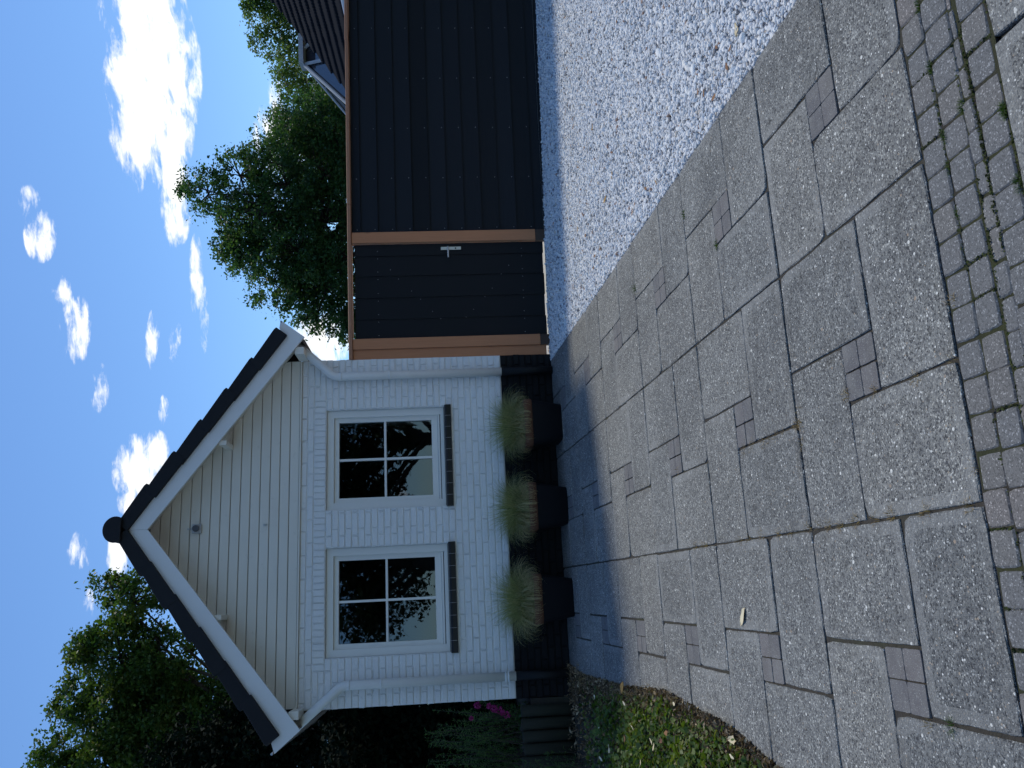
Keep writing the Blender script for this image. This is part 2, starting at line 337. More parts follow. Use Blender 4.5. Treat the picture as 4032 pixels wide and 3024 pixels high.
def m_pack(q, b):
    p = q.pos(); r = q.rand(); c = q.mix(r, (.108, .107, .116), (.160, .146, .147)); c = q.mix(q.math('MULTIPLY', q.math('SUBTRACT', q.noise(p, 13, 6, .75), .42), 3.0, True), c, (.20, .196, .19)); c = q.mix(q.math('MULTIPLY', q.math('SUBTRACT', q.noise(p, 5, 5, .7), .52), 3.0, True), c, (.095, .09, .084)); c = q.mix(q.math('MULTIPLY', q.math('SUBTRACT', q.noise(p, 230, 2), .60), 8, True), c, (.40, .40, .38))
    q.L.new(c, b.inputs['Base Color']); b.inputs['Roughness'].default_value = .85; q.bump(b, q.noise(p, 200, 3), .002, .6)
PACK = mat('small_purple_paver', m_pack)
def m_mossbed(q, b):
    p = q.pos(); c = q.mix(q.noise(p, 25, 5, .7), (.024, .025, .013), (.070, .074, .022)); q.L.new(q.mix(q.math('MULTIPLY', q.math('SUBTRACT', q.noise(p, 7, 3), .48), 5, True), c, (.05, .042, .035)), b.inputs['Base Color'])
    b.inputs['Roughness'].default_value = .95; q.bump(b, q.noise(p, 160, 4, .7), .008, 1)
MOSSBED = mat('mossy_joint', m_mossbed)
def m_pebble(q, b):
    r = q.rand(); p = q.pos()
    c = q.rmp(r, (0, (.82, .82, .82)), (.22, (.75, .76, .78)), (.44, (.66, .67, .70)), (.62, (.78, .75, .72)), (.74, (.46, .49, .53)), (.88, (.30, .31, .33)), (.935, (.60, .53, .45)), (.955, (.15, .15, .17)), (.989, (.36, .20, .13)), interp='CONSTANT')
    c = q.mix(q.math('MULTIPLY', q.noise(p, 140, 3), .2), c, (.66, .67, .7)); q.L.new(c, b.inputs['Base Color']); b.inputs['Roughness'].default_value = .6
PEBBLE = mat('white_pebble', m_pebble)
def m_pebblebed(q, b):
    p = q.pos(); v = q.vor(p, 75); s = q.n('ShaderNodeSeparateColor'); q.L.new(v.outputs['Color'], s.inputs[0])
    c = q.rmp(s.outputs[0], (0, (.62, .63, .66)), (.5, (.48, .5, .54)), (.8, (.30, .31, .33)), (.93, (.4, .3, .2)), interp='CONSTANT'); q.L.new(c, b.inputs['Base Color']); b.inputs['Roughness'].default_value = .8; q.bump(b, v.outputs['Distance'], .012, -1)
PEBBLEBED = mat('gravel_bed', m_pebblebed)
def m_ground(q, b):
    p = q.pos(); c = q.mix(q.noise(p, .6, 6), (.06, .075, .03), (.10, .10, .05)); c = q.mix(q.noise(p, 8, 5), c, (.05, .06, .02)); q.L.new(c, b.inputs['Base Color']); b.inputs['Roughness'].default_value = 1
GROUND = mat('grass_land', m_ground)
def m_yard(q, b):
    p = q.pos(); q.L.new(q.mix(q.noise(p, 30, 5), (.52, .49, .44), (.64, .62, .57)), b.inputs['Base Color']); b.inputs['Roughness'].default_value = .9
YARD = mat('pale_yard', m_yard)
def m_street(q, b):
    p = q.pos(); q.L.new(q.mix(q.noise(p, 12, 6), (.10, .10, .10), (.15, .148, .145)), b.inputs['Base Color']); b.inputs['Roughness'].default_value = .9
STREET = mat('street_concrete', m_street)
def m_pot(q, b):
    p = q.pos(); q.L.new(q.mix(q.noise(p, 10, 4), (.003, .0035, .0055), (.006, .007, .010)), b.inputs['Base Color']); b.inputs['Roughness'].default_value = .6; b.inputs['Specular IOR Level'].default_value = .2
POT = mat('black_planter', m_pot)
def m_terra(q, b):
    p = q.pos(); q.L.new(q.mix(q.noise(p, 12, 5), (.15, .058, .026), (.09, .038, .020)), b.inputs['Base Color']); b.inputs['Roughness'].default_value = .75
TERRA = mat('terracotta', m_terra)
def leafmat(name, *cols, trans=.35, rough=.5, spec=.35):
    def f(q, b):
        t = q.attr('tone'); st = [(i/(len(cols)-1), c) for i, c in enumerate(cols)]
        c = q.rmp(t, *st)
        q.L.new(c, b.inputs['Base Color']); b.inputs['Roughness'].default_value = rough; b.inputs['Specular IOR Level'].default_value = spec
        tl = q.n('ShaderNodeBsdfTranslucent'); q.L.new(q.mix(1.0, c, (1.5, 1.6, .7), 'MULTIPLY'), tl.inputs[0])
        mx = q.n('ShaderNodeMixShader'); mx.inputs[0].default_value = trans; q.L.new(b.outputs[0], mx.inputs[1]); q.L.new(tl.outputs[0], mx.inputs[2]); q.L.new(mx.outputs[0], q.N['Material Output'].inputs[0])
    return mat(name, f)
LEAF_A = leafmat('maple_leaf', (.024, .062, .026), (.042, .098, .036), (.064, .130, .044), (.10, .145, .048), trans=.46)
LEAF_OAK = leafmat('oak_leaf', (.012, .026, .010), (.02, .045, .015), (.03, .06, .018))
LEAF_B = leafmat('poplar_leaf', (.055, .10, .03), (.09, .155, .045), (.135, .195, .06), (.21, .24, .10), trans=.5)
LEAF_C = leafmat('beech_leaf', (.036, .075, .018), (.065, .12, .026), (.10, .15, .034), (.15, .15, .045), trans=.48)
LEAF_D2 = leafmat('linden_leaf', (.026, .062, .018), (.048, .096, .023), (.078, .125, .028), (.12, .125, .038), trans=.45)
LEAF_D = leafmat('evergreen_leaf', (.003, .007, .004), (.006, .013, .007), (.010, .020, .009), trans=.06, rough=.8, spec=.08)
LEAF_E = leafmat('rosemary_leaf', (.04, .09, .035), (.075, .15, .05), (.13, .21, .065), trans=.35)
LEAF_F = leafmat('ground_cover_leaf', (.035, .065, .014), (.075, .13, .022), (.13, .19, .032), (.22, .21, .07), trans=.3)
LITTER = leafmat('dry_litter', (.06, .042, .028), (.15, .10, .06), (.34, .25, .15), (.58, .47, .31), trans=.1, rough=.8)
GRASS = leafmat('fescue_blade', (.12, .165, .07), (.25, .285, .135), (.41, .40, .225), (.58, .48, .30), trans=.35)
MOSS = leafmat('moss_tuft', (.022, .03, .009), (.045, .058, .014), (.075, .092, .024), trans=.15, rough=.9)
WEED = leafmat('weed_blade', (.03, .06, .012), (.06, .11, .022), (.10, .16, .04), trans=.3)
DRYGRASS = leafmat('dry_grass', (.18, .12, .055), (.34, .23, .11), (.48, .35, .19), trans=.2, rough=.8)
PETAL = leafmat('pink_petal', (.30, .02, .16), (.50, .04, .28), (.55, .09, .33), trans=.3)
def m_bark(q, b):
    p = q.pos(); n = q.noise(q.mul(p, (6, 6, 1.2)), 3, 6, .65); q.L.new(q.mix(n, (.028, .022, .017), (.075, .062, .05)), b.inputs['Base Color']); b.inputs['Roughness'].default_value = .9; q.bump(b, n, .03, 1)
BARK = mat('bark', m_bark)
def m_log(q, b):
    p = q.pos(); n = q.noise(q.mul(p, (20, 20, 2)), 2, 5, .6); c = q.mix(n, (.009, .009, .006), (.024, .021, .014)); q.L.new(q.mix(q.math('MULTIPLY', q.noise(p, 5, 4), .7), c, (.018, .024, .010)), b.inputs['Base Color']); b.inputs['Roughness'].default_value = .85; q.bump(b, n, .004, .8)
LOG = mat('weathered_log', m_log)
def m_dryleaf(cs, spot=.6):
    def f(q, b):
        p = q.obj(); c = q.rmp(q.rand(), *[(i/len(cs), x) for i, x in enumerate(cs)], interp='CONSTANT'); q.L.new(q.mix(q.math('MULTIPLY', q.noise(p, 4, 5), spot), c, (.16, .08, .03)), b.inputs['Base Color']); b.inputs['Roughness'].default_value = .7
    return f
DRYLEAF = mat('brown_leaf', m_dryleaf([(.30, .13, .045), (.22, .09, .04), (.42, .25, .09), (.17, .055, .03)]))
CREAMLEAF = mat('cream_leaf', m_dryleaf([(.74, .62, .40), (.80, .70, .48)], .15))
YELLOWLEAF = mat('yellow_leaf', m_dryleaf([(.46, .27, .06), (.42, .24, .05)]))
BROWNWOOD = mat('brown_gutter_wood', lambda q, b: (q.L.new(q.mix(q.noise(q.mul(q.pos(), (20, 1, 20)), 3, 4), (.13, .10, .085), (.21, .175, .15)), b.inputs['Base Color']), b.inputs['Roughness'].__setattr__('default_value', .8)))
ZINC = mat('zinc', lambda q, b: (b.inputs['Base Color'].__setattr__('default_value', (.38, .40, .43, 1)), b.inputs['Metallic'].__setattr__('default_value', .7), b.inputs['Roughness'].__setattr__('default_value', .45)))
GREYP = mat('grey_plastic', lambda q, b: (b.inputs['Base Color'].__setattr__('default_value', (.08, .08, .085, 1)), b.inputs['Roughness'].__setattr__('default_value', .4)))
GREYFR = mat('grey_roof_frame', lambda q, b: (q.L.new(q.mix(q.noise(q.pos(), 3), (.42, .43, .45), (.52, .53, .55)), b.inputs['Base Color']), b.inputs['Roughness'].__setattr__('default_value', .5)))
def m_roofglass(q, b): b.inputs['Base Color'].default_value = (.03, .04, .06, 1); b.inputs['Roughness'].default_value = .03; b.inputs['IOR'].default_value = 2.6
ROOFGLASS = mat('roof_glass', m_roofglass)
BRICKN = mat('neighbour_brick', lambda q, b: (q.L.new(q.mix(q.noise(q.pos(), 6), (.12, .075, .06), (.18, .11, .085)), b.inputs['Base Color']), b.inputs['Roughness'].__setattr__('default_value', .9)))

# ------------------------------------------------------------------ ground
SL = math.tan(R(4.485))
def gz(y): return SL*max(min(y, 0), -9.5)
def build_ground():
    mb = MB(); xs = [-220, -40, -8, 8, 40, 220]; ys = [-220, -40, -9.5, -9.3, -4, -.02, 0.02, 20, 60, 300]
    V = [(x, y, gz(y)-.09) for y in ys for x in xs]; n = len(xs)
    F = [(j*n+i, j*n+i+1, (j+1)*n+i+1, (j+1)*n+i) for j in range(len(ys)-1) for i in range(n-1)]
    tag(obj('ground', mb.add(V, F), GROUND), kind='structure')
    mb = MB().add([(.1, -.0, -.005), (9, -.9, -.005), (9, 6, -.005), (.02, 6, -.005)], [(0, 1, 2, 3)])
    tag(obj('yard', mb, YARD), kind='structure')
    mb = MB().add([(-30, -40, gz(-40)-.02), (30, -40, gz(-40)-.02), (30, -9.5, gz(-9.5)-.02), (-30, -9.5, gz(-9.5)-.02)], [(0, 1, 2, 3)])
    tag(obj('street', mb, STREET), kind='structure')
build_ground()

# driveway frame: x along the facade, y up the slope towards the house
_az = R(1.2776)
EX = Vector((math.cos(_az), -math.sin(_az), -math.sin(_az)*SL)).normalized(); EY = Vector((math.sin(_az), math.cos(_az), math.cos(_az)*SL)); EZ = EX.cross(EY).normalized(); EY = EZ.cross(EX)
DRV = Matrix((EX, EY, EZ)).transposed().to_4x4()
def drv(x, t, z=0.0): return DRV @ Vector((x, t, z))

def slab_mesh(w, h, seed, th=.05, margin=True, c=.004):
    """rectangular slab, top at z=0, chamfered edge, a paler cast rim around the top"""
    r = random.Random(seed); me = MB(); mgn = .045
    def ring(i, z, j=0.0): return [(s*(w/2-i)+r.uniform(-j, j), u*(h/2-i)+r.uniform(-j, j), z) for s, u in ((-1, -1), (1, -1), (1, 1), (-1, 1))]
    # chipped outline: subdivide the outer rings
    def fine(rg, k, j):
        out = []
        for a in range(4):
            p, q = rg[a], rg[(a+1) % 4]
            for b in range(k):
                t = b/k; out.append((p[0]+(q[0]-p[0])*t+(r.uniform(-j, j))-(chip[a] if b == 0 else 0)*(1 if p[0] > 0 else -1), p[1]+(q[1]-p[1])*t+(r.uniform(-j, j))-(chip[a] if b == 0 else 0)*(1 if p[1] > 0 else -1), p[2]))
        return out
    k = 9; chip = [r.choice((0, .001, .003, .006, .012)) if margin else .0015 for _ in range(4)]
    rings = [fine(ring(.001, -th), k, 0), fine(ring(.001, -c), k, .0016 if margin else .0006), fine(ring(c, 0), k, .0032 if margin else .0008)]
    if margin: rings += [fine(ring(mgn, .0004), k, .0015)]
    n = 4*k; V = []; F = []; mk = []
    for rg in rings: V += rg
    for a in range(len(rings)-1):
        for b in range(n): F.append((a*n+b, a*n+(b+1) % n, (a+1)*n+(b+1) % n, (a+1)*n+b)); mk.append(1.0 if (a == 2 and margin) else .5 if a == 1 else 0.0)
    F.append(tuple(range((len(rings)-1)*n, len(rings)*n))); mk.append(0.0)
    m = me.add(V, F).mesh('slab'); at = m.attributes.new('margin', 'FLOAT', 'FACE'); at.data.foreach_set('value', mk); return m
def build_driveway():
    mb = MB(); mb.add([drv(-4.3, -6.005, -.0085), drv(-.085, -6.005, -.0085), drv(-.085, .02, -.0085), drv(-4.3, .02, -.0085)], [(0, 1, 2, 3)])
    drive = obj('driveway', mb, SOIL); tag(drive, kind='structure'); cache = {}
    def slab(name, x0, x1, t0, t1, m, margin=True, jit=1.0, gap=.0036, key=None):
        w, h = x1-x0-2*gap, t1-t0-2*gap; kk = (name, round(w, 2), round(h, 2), rnd.randint(0, 2))
        if kk not in cache:
            cache[kk] = slab_mesh(w, h, rnd.randint(0, 9999), margin=margin, c=.004 if margin else .0016); cache[kk].materials.append(m)
        o = bpy.data.objects.new(name, cache[kk]); COL.objects.link(o); o.parent = drive
        o.matrix_basis = DRV @ Matrix.Translation(((x0+x1)/2+rnd.uniform(-1, 1)*.0015*jit, (t0+t1)/2+rnd.uniform(-1, 1)*.0015*jit, rnd.uniform(-.003, .0015)*jit)) @ Euler((rnd.uniform(-1, 1)*.005*jit, rnd.uniform(-1, 1)*.004*jit, rnd.uniform(-1, 1)*.003*jit)).to_matrix().to_4x4()
    xe = [-.075, -1.085, -2.14, -3.17, -4.2]; te = [-6.0, -5.0, -3.995, -3.005, -2.015, -1.03, -.03]
    for a in range(4):
        for k in range(6):
            if a == 3 and k > 3: continue
            xr, xl = xe[a], xe[a+1]; t0, t1 = te[k], te[k+1]; w = xr-xl; h = t1-t0
            xa, xb = xl+.4*w, xl+.6*w; ta, tb = t0+.4*h, t0+.6*h
            slab('paving_slab', xl, xa, t0, tb, SLAB); slab('paving_slab', xa, xr, t0, ta, SLAB)
            slab('paving_slab', xb, xr, ta, t1, SLAB); slab('paving_slab', xl, xb, tb, t1, SLAB)
            xm, tm = (xa+xb)/2, (ta+tb)/2
            for p0, p1 in ((xa, xm), (xm, xb)):
                for q0, q1 in ((ta, tm), (tm, tb)): slab('small_paver', p0, p1, q0, q1, PACK, False, .5, .0006)
    # paver strip across the foot of the drive
    mb = MB(); mb.add([drv(-4.4, -6.365, -.0055), drv(1.2, -6.365, -.0055), drv(1.2, -6.004, -.0055), drv(-4.4, -6.004, -.0055)], [(0, 1, 2, 3)])
    strip = obj('paver_strip', mb, MOSSBED); tag(strip, kind='structure')
    rows = [(-6.103, -6.006, .1055, -.63), (-6.207, -6.107, .1072, -.613), (-6.352, -6.254, .1075, -.90), (-6.249, -6.211, .0985, -.823)]
    pc = {}
    for ri, (t0, t1, pitch, x0) in enumerate(rows):
        for k in range(-16, 34):
            xr = x0-pitch*k; xl = xr-pitch
            if xl < -4.2 or xr > .55: continue
            grow = min(max((-.7-(xl+xr)/2)/.65, 0), 1); ys, yo = (1.0, 0.0)
            if ri == 3: ys = (.018+.040*grow)/.038; yo = .004*(1-grow)-.006*grow*0
            if ri == 1: ys = 1.12-.22*grow; yo = -.006*(1-grow)+.006*grow
            gp = .0018; w, h = pitch-2*gp, (t1-t0)-2*gp+.004; kk = (ri, rnd.randint(0, 5))
            if kk not in pc:
                r = random.Random(hash(kk)); m = MB(); n = 20; V = []
                for z, i in ((-.04, .0), (-.005, .0), (0, .0045), (.001, .018)):
                    for a in range(n):
                        an = 2*math.pi*(a+.5)/n; cx, cy = math.cos(an), math.sin(an); e = 13.0 if ri < 3 else 8.0
                        s = (abs(cx)**e+abs(cy)**e)**(-1/e); V.append((cx*s*(w/2-i)+r.uniform(-1, 1)*.0012, cy*s*(h/2-min(i, h*.3))+r.uniform(-1, 1)*.0012, z))
                F = [(q*n+a, q*n+(a+1) % n, (q+1)*n+(a+1) % n, (q+1)*n+a) for q in range(3) for a in range(n)]+[tuple(range(3*n, 4*n))]
                pc[kk] = m.add(V, F).mesh('paver'); pc[kk].materials.append(PAVER)
            o = bpy.data.objects.new('paver', pc[kk]); COL.objects.link(o); o.parent = strip
            o.matrix_basis = DRV @ Matrix.Translation(((xl+xr)/2+rnd.uniform(-1, 1)*.003, (t0+t1)/2+yo+rnd.uniform(-1, 1)*.0025, rnd.uniform(-.004, .002))) @ Euler((rnd.uniform(-1, 1)*.03, rnd.uniform(-1, 1)*.03, rnd.uniform(-1, 1)*.03)).to_matrix().to_4x4() @ Matrix.Diagonal((1, ys, 1, 1))
    # concrete edging slabs in front of the strip
    mb = MB(); mb.add([drv(-4.5, -9.6, -.02), drv(4, -9.6, -.02), drv(4, -6.366, -.02), drv(-4.5, -6.366, -.02)], [(0, 1, 2, 3)])
    path = obj('footpath', mb, SOIL); tag(path, kind='structure'); drive2 = path; pm = {}
    for j in range(4):
        for k in range(-4, 5):
            key = (j > 0, k % 3)
            if key not in pm: pm[key] = slab_mesh(.985, .74, 77+k, margin=True); pm[key].materials.append(SLAB)
            o = bpy.data.objects.new('footpath_slab', pm[key]); COL.objects.link(o); o.parent = path
            o.matrix_basis = DRV @ Matrix.Translation((-.93-.5+1.0*k+(.5 if j % 2 else 0), -6.3565-.375-.75*j, rnd.uniform(-.002, .002)))
build_driveway()

# ------------------------------------------------------------------ white gravel
def build_gravel():
    mb = MB(); E = [(-.085, -7.2), (1.6, -7.2), (2.2, -5.0), (5.6, .45), (-.085, .3)]
    mb.add([drv(x, t, -.014) for x, t in E], [tuple(range(len(E)))])
    tag(obj('gravel_bed', mb, PEBBLEBED), kind='structure')
    sp = .0168; xs = np.arange(-.066, 5.5, sp); ts = np.arange(-6.3, .2, sp*.96)
    X, T = np.meshgrid(xs, ts); X = X.ravel(); T = T.ravel()
    lim = np.where(T < -4.5, .75+(T+6.3)*.30, 1.29+(T+4.5)*.72)
    fence = -.105*(X-.117)+.02+np.where((X > .05) & (X < 1.3), .02, 0)
    k = (X < lim+.8) & (T < fence); X = X[k]; T = T[k]
    up = rng.random(len(X)) < .16
    X = np.concatenate([X, X[up]]); T = np.concatenate([T, T[up]]); n = len(X)
    X = X+rng.normal(0, sp*.33, n); T = T+rng.normal(0, sp*.33, n); X = np.maximum(X, -.072+rng.random(n)*.012)
    lift = np.concatenate([np.zeros(n-up.sum()), np.full(up.sum(), .007)])
    Z = rng.normal(-.006, .0025, n)+lift+.004*np.sin(X*3.1)*np.sin(T*2.3)-.003
    P = np.array([DRV @ Vector((0, 0, 0))])+np.outer(X, EX)+np.outer(T, EY)+np.outer(Z, EZ)
    s = np.exp(rng.normal(math.log(.0098), .26, n)); big = rng.random(n) < .012; s[big] *= 1.7
    scl = np.stack([s*rng.uniform(.95, 1.45, n), s*rng.uniform(.75, 1.0, n), s*rng.uniform(.5, .85, n)], 1)
    rot = np.stack([rng.normal(0, .5, n), rng.normal(0, .5, n), rng.uniform(0, 6.28, n)], 1)
    me = bpy.data.meshes.new('gravel'); me.vertices.add(n); me.vertices.foreach_set('co', P.astype(np.float32).ravel())
    for nm, arr in (('scl', scl), ('rot', rot)):
        a = me.attributes.new(nm, 'FLOAT_VECTOR', 'POINT'); a.data.foreach_set('vector', arr.astype(np.float32).ravel())
    me.materials.append(PEBBLE); o = obj('gravel', me, None); tag(o, 'white and grey rounded pebbles spread between fence and driveway', 'gravel', kind='stuff')
    ng = bpy.data.node_groups.new('pebbles', 'GeometryNodeTree')
    ng.interface.new_socket('Geometry', in_out='INPUT', socket_type='NodeSocketGeometry'); ng.interface.new_socket('Geometry', in_out='OUTPUT', socket_type='NodeSocketGeometry')
    N, L = ng.nodes, ng.links; gi = N.new('NodeGroupInput'); go = N.new('NodeGroupOutput'); ip = N.new('GeometryNodeInstanceOnPoints')
    ico = N.new('GeometryNodeMeshIcoSphere'); ico.inputs['Radius'].default_value = 1; ico.inputs['Subdivisions'].default_value = 2
    ss = N.new('GeometryNodeSetShadeSmooth'); sm = N.new('GeometryNodeSetMaterial'); sm.inputs['Material'].default_value = PEBBLE
    # lumpy stone
    sp_ = N.new('GeometryNodeSetPosition'); nz = N.new('ShaderNodeTexNoise'); nz.inputs['Scale'].default_value = 1.1; ps = N.new('GeometryNodeInputPosition')
    ad = N.new('ShaderNodeVectorMath'); ad.operation = 'MULTIPLY_ADD'; ad.inputs[1].default_value = (.5, .5, .5); ad.inputs[2].default_value = (-.25, -.25, -.25)
    L.new(ps.outputs[0], nz.inputs['Vector']); L.new(nz.outputs['Color'], ad.inputs[0]); L.new(ad.outputs[0], sp_.inputs['Offset'])
    L.new(ico.outputs[0], sp_.inputs[0]); L.new(sp_.outputs[0], ss.inputs[0]); L.new(ss.outputs[0], sm.inputs[0])
    L.new(gi.outputs[0], ip.inputs['Points']); L.new(sm.outputs[0], ip.inputs['Instance'])
    for nm, sk in (('scl', 'Scale'), ('rot', 'Rotation')):
        na = N.new('GeometryNodeInputNamedAttribute'); na.data_type = 'FLOAT_VECTOR'; na.inputs['Name'].default_value = nm; L.new(na.outputs[0], ip.inputs[sk])
    L.new(ip.outputs[0], go.inputs[0])
    md = o.modifiers.new('pebbles', 'NODES'); md.node_group = ng
build_gravel()

# ------------------------------------------------------------------ the white garage
def brick_mesh(w, h, seed, d=.03, depth=.012):
    r = random.Random(seed); c = .006; j = .0022
    def q(ix, iz, y, jj): return [(sx*(w/2-ix)+r.uniform(-jj, jj), y+r.uniform(-jj, jj)*.5, sz*(h/2-iz)+r.uniform(-jj, jj)) for sx, sz in ((-1, -1), (1, -1), (1, 1), (-1, 1))]
    V = q(0, 0, .0, .0008)+q(.001, .001, -depth*.55, j*.6)+q(c, c, -depth, j); F = [(8, 9, 10, 11)]
    for k in range(2):
        for a in range(4): F.append((k*4+a, k*4+(a+1) % 4, k*4+4+(a+1) % 4, k*4+4+a))
    return V, F
GX0, GX1 = -3.29, .0
WINS = [(-2.851, -1.858), (-1.497, -.514)]
def build_garage():
    G = thing('garage', (-1.645, 0, 0), 'white painted brick garage with dark gable roof and black base', 'garage')
    zb, zt, zp = 1.07, 2.25, .512
    # wall body (mortar plane at y = 0) with two openings
    mb = MB()
    def front(x0, x1, z0, z1): mb.box(x0, x1, 0, .22, z0, z1)
    front(GX0, GX1, zp, zb); front(GX0, WINS[0][0], zb, zt); front(WINS[0][1], WINS[1][0], zb, zt); front(WINS[1][1], GX1, zb, zt); front(GX0, GX1, zt, 2.62)
    mb.box(GX0, GX0+.2, .22, 4.6, zp, 2.62); mb.box(GX1-.2, GX1, .22, 4.6, zp, 2.62); mb.box(GX0+.2, GX1-.2, 4.4, 4.6, zp, 2.62)
    obj('wall', mb, WHITE_BRICK, G)
    mb = MB().box(GX0, GX1, .001, .22, -.3, zp); mb.box(GX0, GX0+.2, .22, 4.6, -.3, zp); mb.box(GX1-.2, GX1, .22, 4.6, -.3, zp); mb.box(GX0+.2, GX1-.2, 4.4, 4.6, -.3, zp)
    obj('plinth', mb, BLACK_BRICK, G)
    obj('gable_core', MB().prism([(GX0, 2.621), (GX1, 2.621), (-1.64, 3.88)], .03, .2), WHITE_WOOD, G); obj('rear_gable', MB().prism([(GX0, 2.621), (GX1, 2.621), (-1.64, 3.88)], 4.4, 4.6), WHITE_WOOD, G)
    mb = MB().box(GX0+.21, GX1-.21, .23, 4.39, -.02, 0.0); mb.box(GX0+.21, GX1-.21, .23, 4.39, 2.4, 2.42); mb.box(GX0+.21, GX1-.21, 2.2, 2.22, 0, 2.4); obj('room', mb, ROOM, G)
    # bricks
    course = (zt-zp)/28; cand = []; rest = MB(); black = MB()
    def seg_row(a, b, z0, z1, off, L=.2195, store=None):
        x = a-off
        while x < b:
            s, e = max(x, a), min(x+L, b)
            if e-s > .025:
                if a == GX0 and s == a: s -= rnd.uniform(-.004, .009)
                if b == GX1 and e == b: e += rnd.uniform(-.004, .009)
                store.append((s+.0045, e-.0045, z0+.0045, z1-.0045))
            x += L
    for k in range(28):
        z0 = zp+k*course; z1 = z0+course; off = .11 if k % 2 else 0.0
        segs = [(GX0, GX1)] if z1 < zb+.01 else [(GX0, WINS[0][0]), (WINS[0][1], WINS[1][0]), (WINS[1][1], GX1)]
        for a, b in segs: seg_row(a, b, z0, z1, off if a != WINS[0][1] else (.11 if k % 2 else .045), store=cand)
    small = []
    x = -2.96
    while x < -.40: small.append((x+.003, x+.0575, zt+.003, zt+.112)); x += .0605
    for k in range(2):
        seg_row(GX0, -2.96, zt+k*.0575, zt+.0575+k*.0575, .11*k, store=small); seg_row(-.385, GX1, zt+k*.0575, zt+.0575+k*.0575, .11*k, store=small)
        seg_row(GX0, GX1, 2.365+k*.0635, 2.4285+k*.0635, .11*k+.05, store=small)
    pl = []
    for k in range(8): seg_row(GX0, GX1, k*.064, k*.064+.064, .11 if k % 2 else 0, store=pl)
    cand.sort(key=lambda t: -(t[1]-t[0])*(t[3]-t[2])); parts, rem = cand[:298], cand[298:]
    cache = {}
    for s, e, z0, z1 in parts:
        w = e-s; kk = (round(w, 3) if abs(w-.2105) > .004 else .2105, rnd.randint(0, 7))
        if kk not in cache:
            V, F = brick_mesh(kk[0], z1-z0, hash(kk)); cache[kk] = MB().add(V, F).mesh('brick'); cache[kk].materials.append(WHITE_BRICK)
        o = bpy.data.objects.new('brick', cache[kk]); COL.objects.link(o); o.parent = G; o.matrix_parent_inverse = G.matrix_basis.inverted()
        o.location = ((s+e)/2, rnd.uniform(-.0015, .0025), (z0+z1)/2)
        o.rotation_euler = (rnd.uniform(-.02, .02), rnd.uniform(-.006, .006), rnd.uniform(-.01, .01))
    def joined(lst, M):
        for i, (s, e, z0, z1) in enumerate(lst):
            V, F = brick_mesh(e-s, z1-z0, i+5); y = rnd.uniform(-.0015, .0025); M.add([(v[0]+(s+e)/2, v[1]+y, v[2]+(z0+z1)/2) for v in V], F)
    joined(rem+small, rest); tag(obj('brickwork', rest, WHITE_BRICK, G), kind='stuff')
    joined(pl, black); tag(obj('plinth_brickwork', black, BLACK_BRICK, G), kind='stuff')
    # gable cladding: one object for each board
    pitch = .0915; ax, az_, sl = -1.637, 3.93, .772
    obj('cladding_ledge', MB().box(GX0+.01, GX1-.01, -.035, .0, 2.488, 2.503), WHITE_WOOD, G)
    for k in range(16):
        z0 = 2.507+k*pitch; z1 = z0+pitch-.006
        hw0 = min((az_-z0)/sl, 1.63); hw1 = min((az_-z1)/sl, 1.63)
        if hw1 < .02: break
        d = rnd.uniform(-.001, .001)
        mb = MB(); V = [(ax-hw0, -.024+d, z0+.004), (ax+hw0, -.024+d, z0+.004), (ax+hw1, -.022+d, z1-.002), (ax-hw1, -.022+d, z1-.002),
                        (ax-hw0, -.016, z0), (ax+hw0, -.016, z0), (ax+hw1, -.014, z1+.002), (ax-hw1, -.014, z1+.002),
                        (ax-hw0, -.002, z0), (ax+hw0, -.002, z0), (ax+hw1, -.002, z1+.002), (ax-hw1, -.002, z1+.002)]
        mb.add(V, [(0, 1, 2, 3), (4, 5, 1, 0), (5, 6, 2, 1), (6, 7, 3, 2), (7, 4, 0, 3), (8, 9, 5, 4), (9, 10, 6, 5), (10, 11, 7, 6), (11, 8, 4, 7)])
        obj('cladding_board', mb, WHITE_WOOD, G)
    mb = MB().box(GX0, GX1, -.008, 0.0, 2.504, 2.62); mb.prism([(GX0, 2.62), (GX1, 2.62), (-1.637, 3.88)], -.001, .03); obj('gable_backing', mb, BLACK_PAINT, G)
    # bargeboards
    YB0, YB1 = -.300, -.272
    L_ = [(-1.638, 3.803), (-1.638, 4.0), (-3.425, 2.612), (-3.51, 2.655), (-3.595, 2.625), (-3.418, 2.411)]
    o = obj('bargeboard', MB().prism(L_, YB0, YB1), FASCIA, G)
    Rr = [(-1.636, 3.803), (.160, 2.425), (.336, 2.655), (.255, 2.665), (.185, 2.63), (-1.636, 4.0)]
    obj('bargeboard', MB().prism(Rr, YB0, YB1), FASCIA, G)
    # soffit and purlins under the overhang
    mb = MB()
    for s in (-1, 1):
        P = [(0, 3.90), (s*1.80, 2.505), (s*1.80, 2.535), (0, 3.935)]
        P = [(-1.637+x, z) for x, z in (P if s > 0 else P[::-1])]; mb.prism(P, -.271, -.0245)
    obj('soffit', mb, WHITE_WOOD, G)
    for x, z, w, h in ((-2.44, 3.16, .045, .07), (-.855, 3.17, .045, .07), (-3.30, 2.475, .07, .09), (.03, 2.475, .07, .09)):
        obj('purlin', MB().box(x-w/2, x+w/2, -.271, -.025, z-h/2, z+h/2, bev=.004), WHITE_WOOD, G)
    # verge tiles, roof tiles, ridge
    ang = math.atan(.772); ca, sa = math.cos(ang), math.sin(ang); ez, ex = 2.60, 1.785
    def slope(s, a, b):     # a: distance up the slope from the eave end, b: above the bargeboard
        return (-1.637+s*(ex-a*ca+b*sa), ez+a*sa+b*ca)
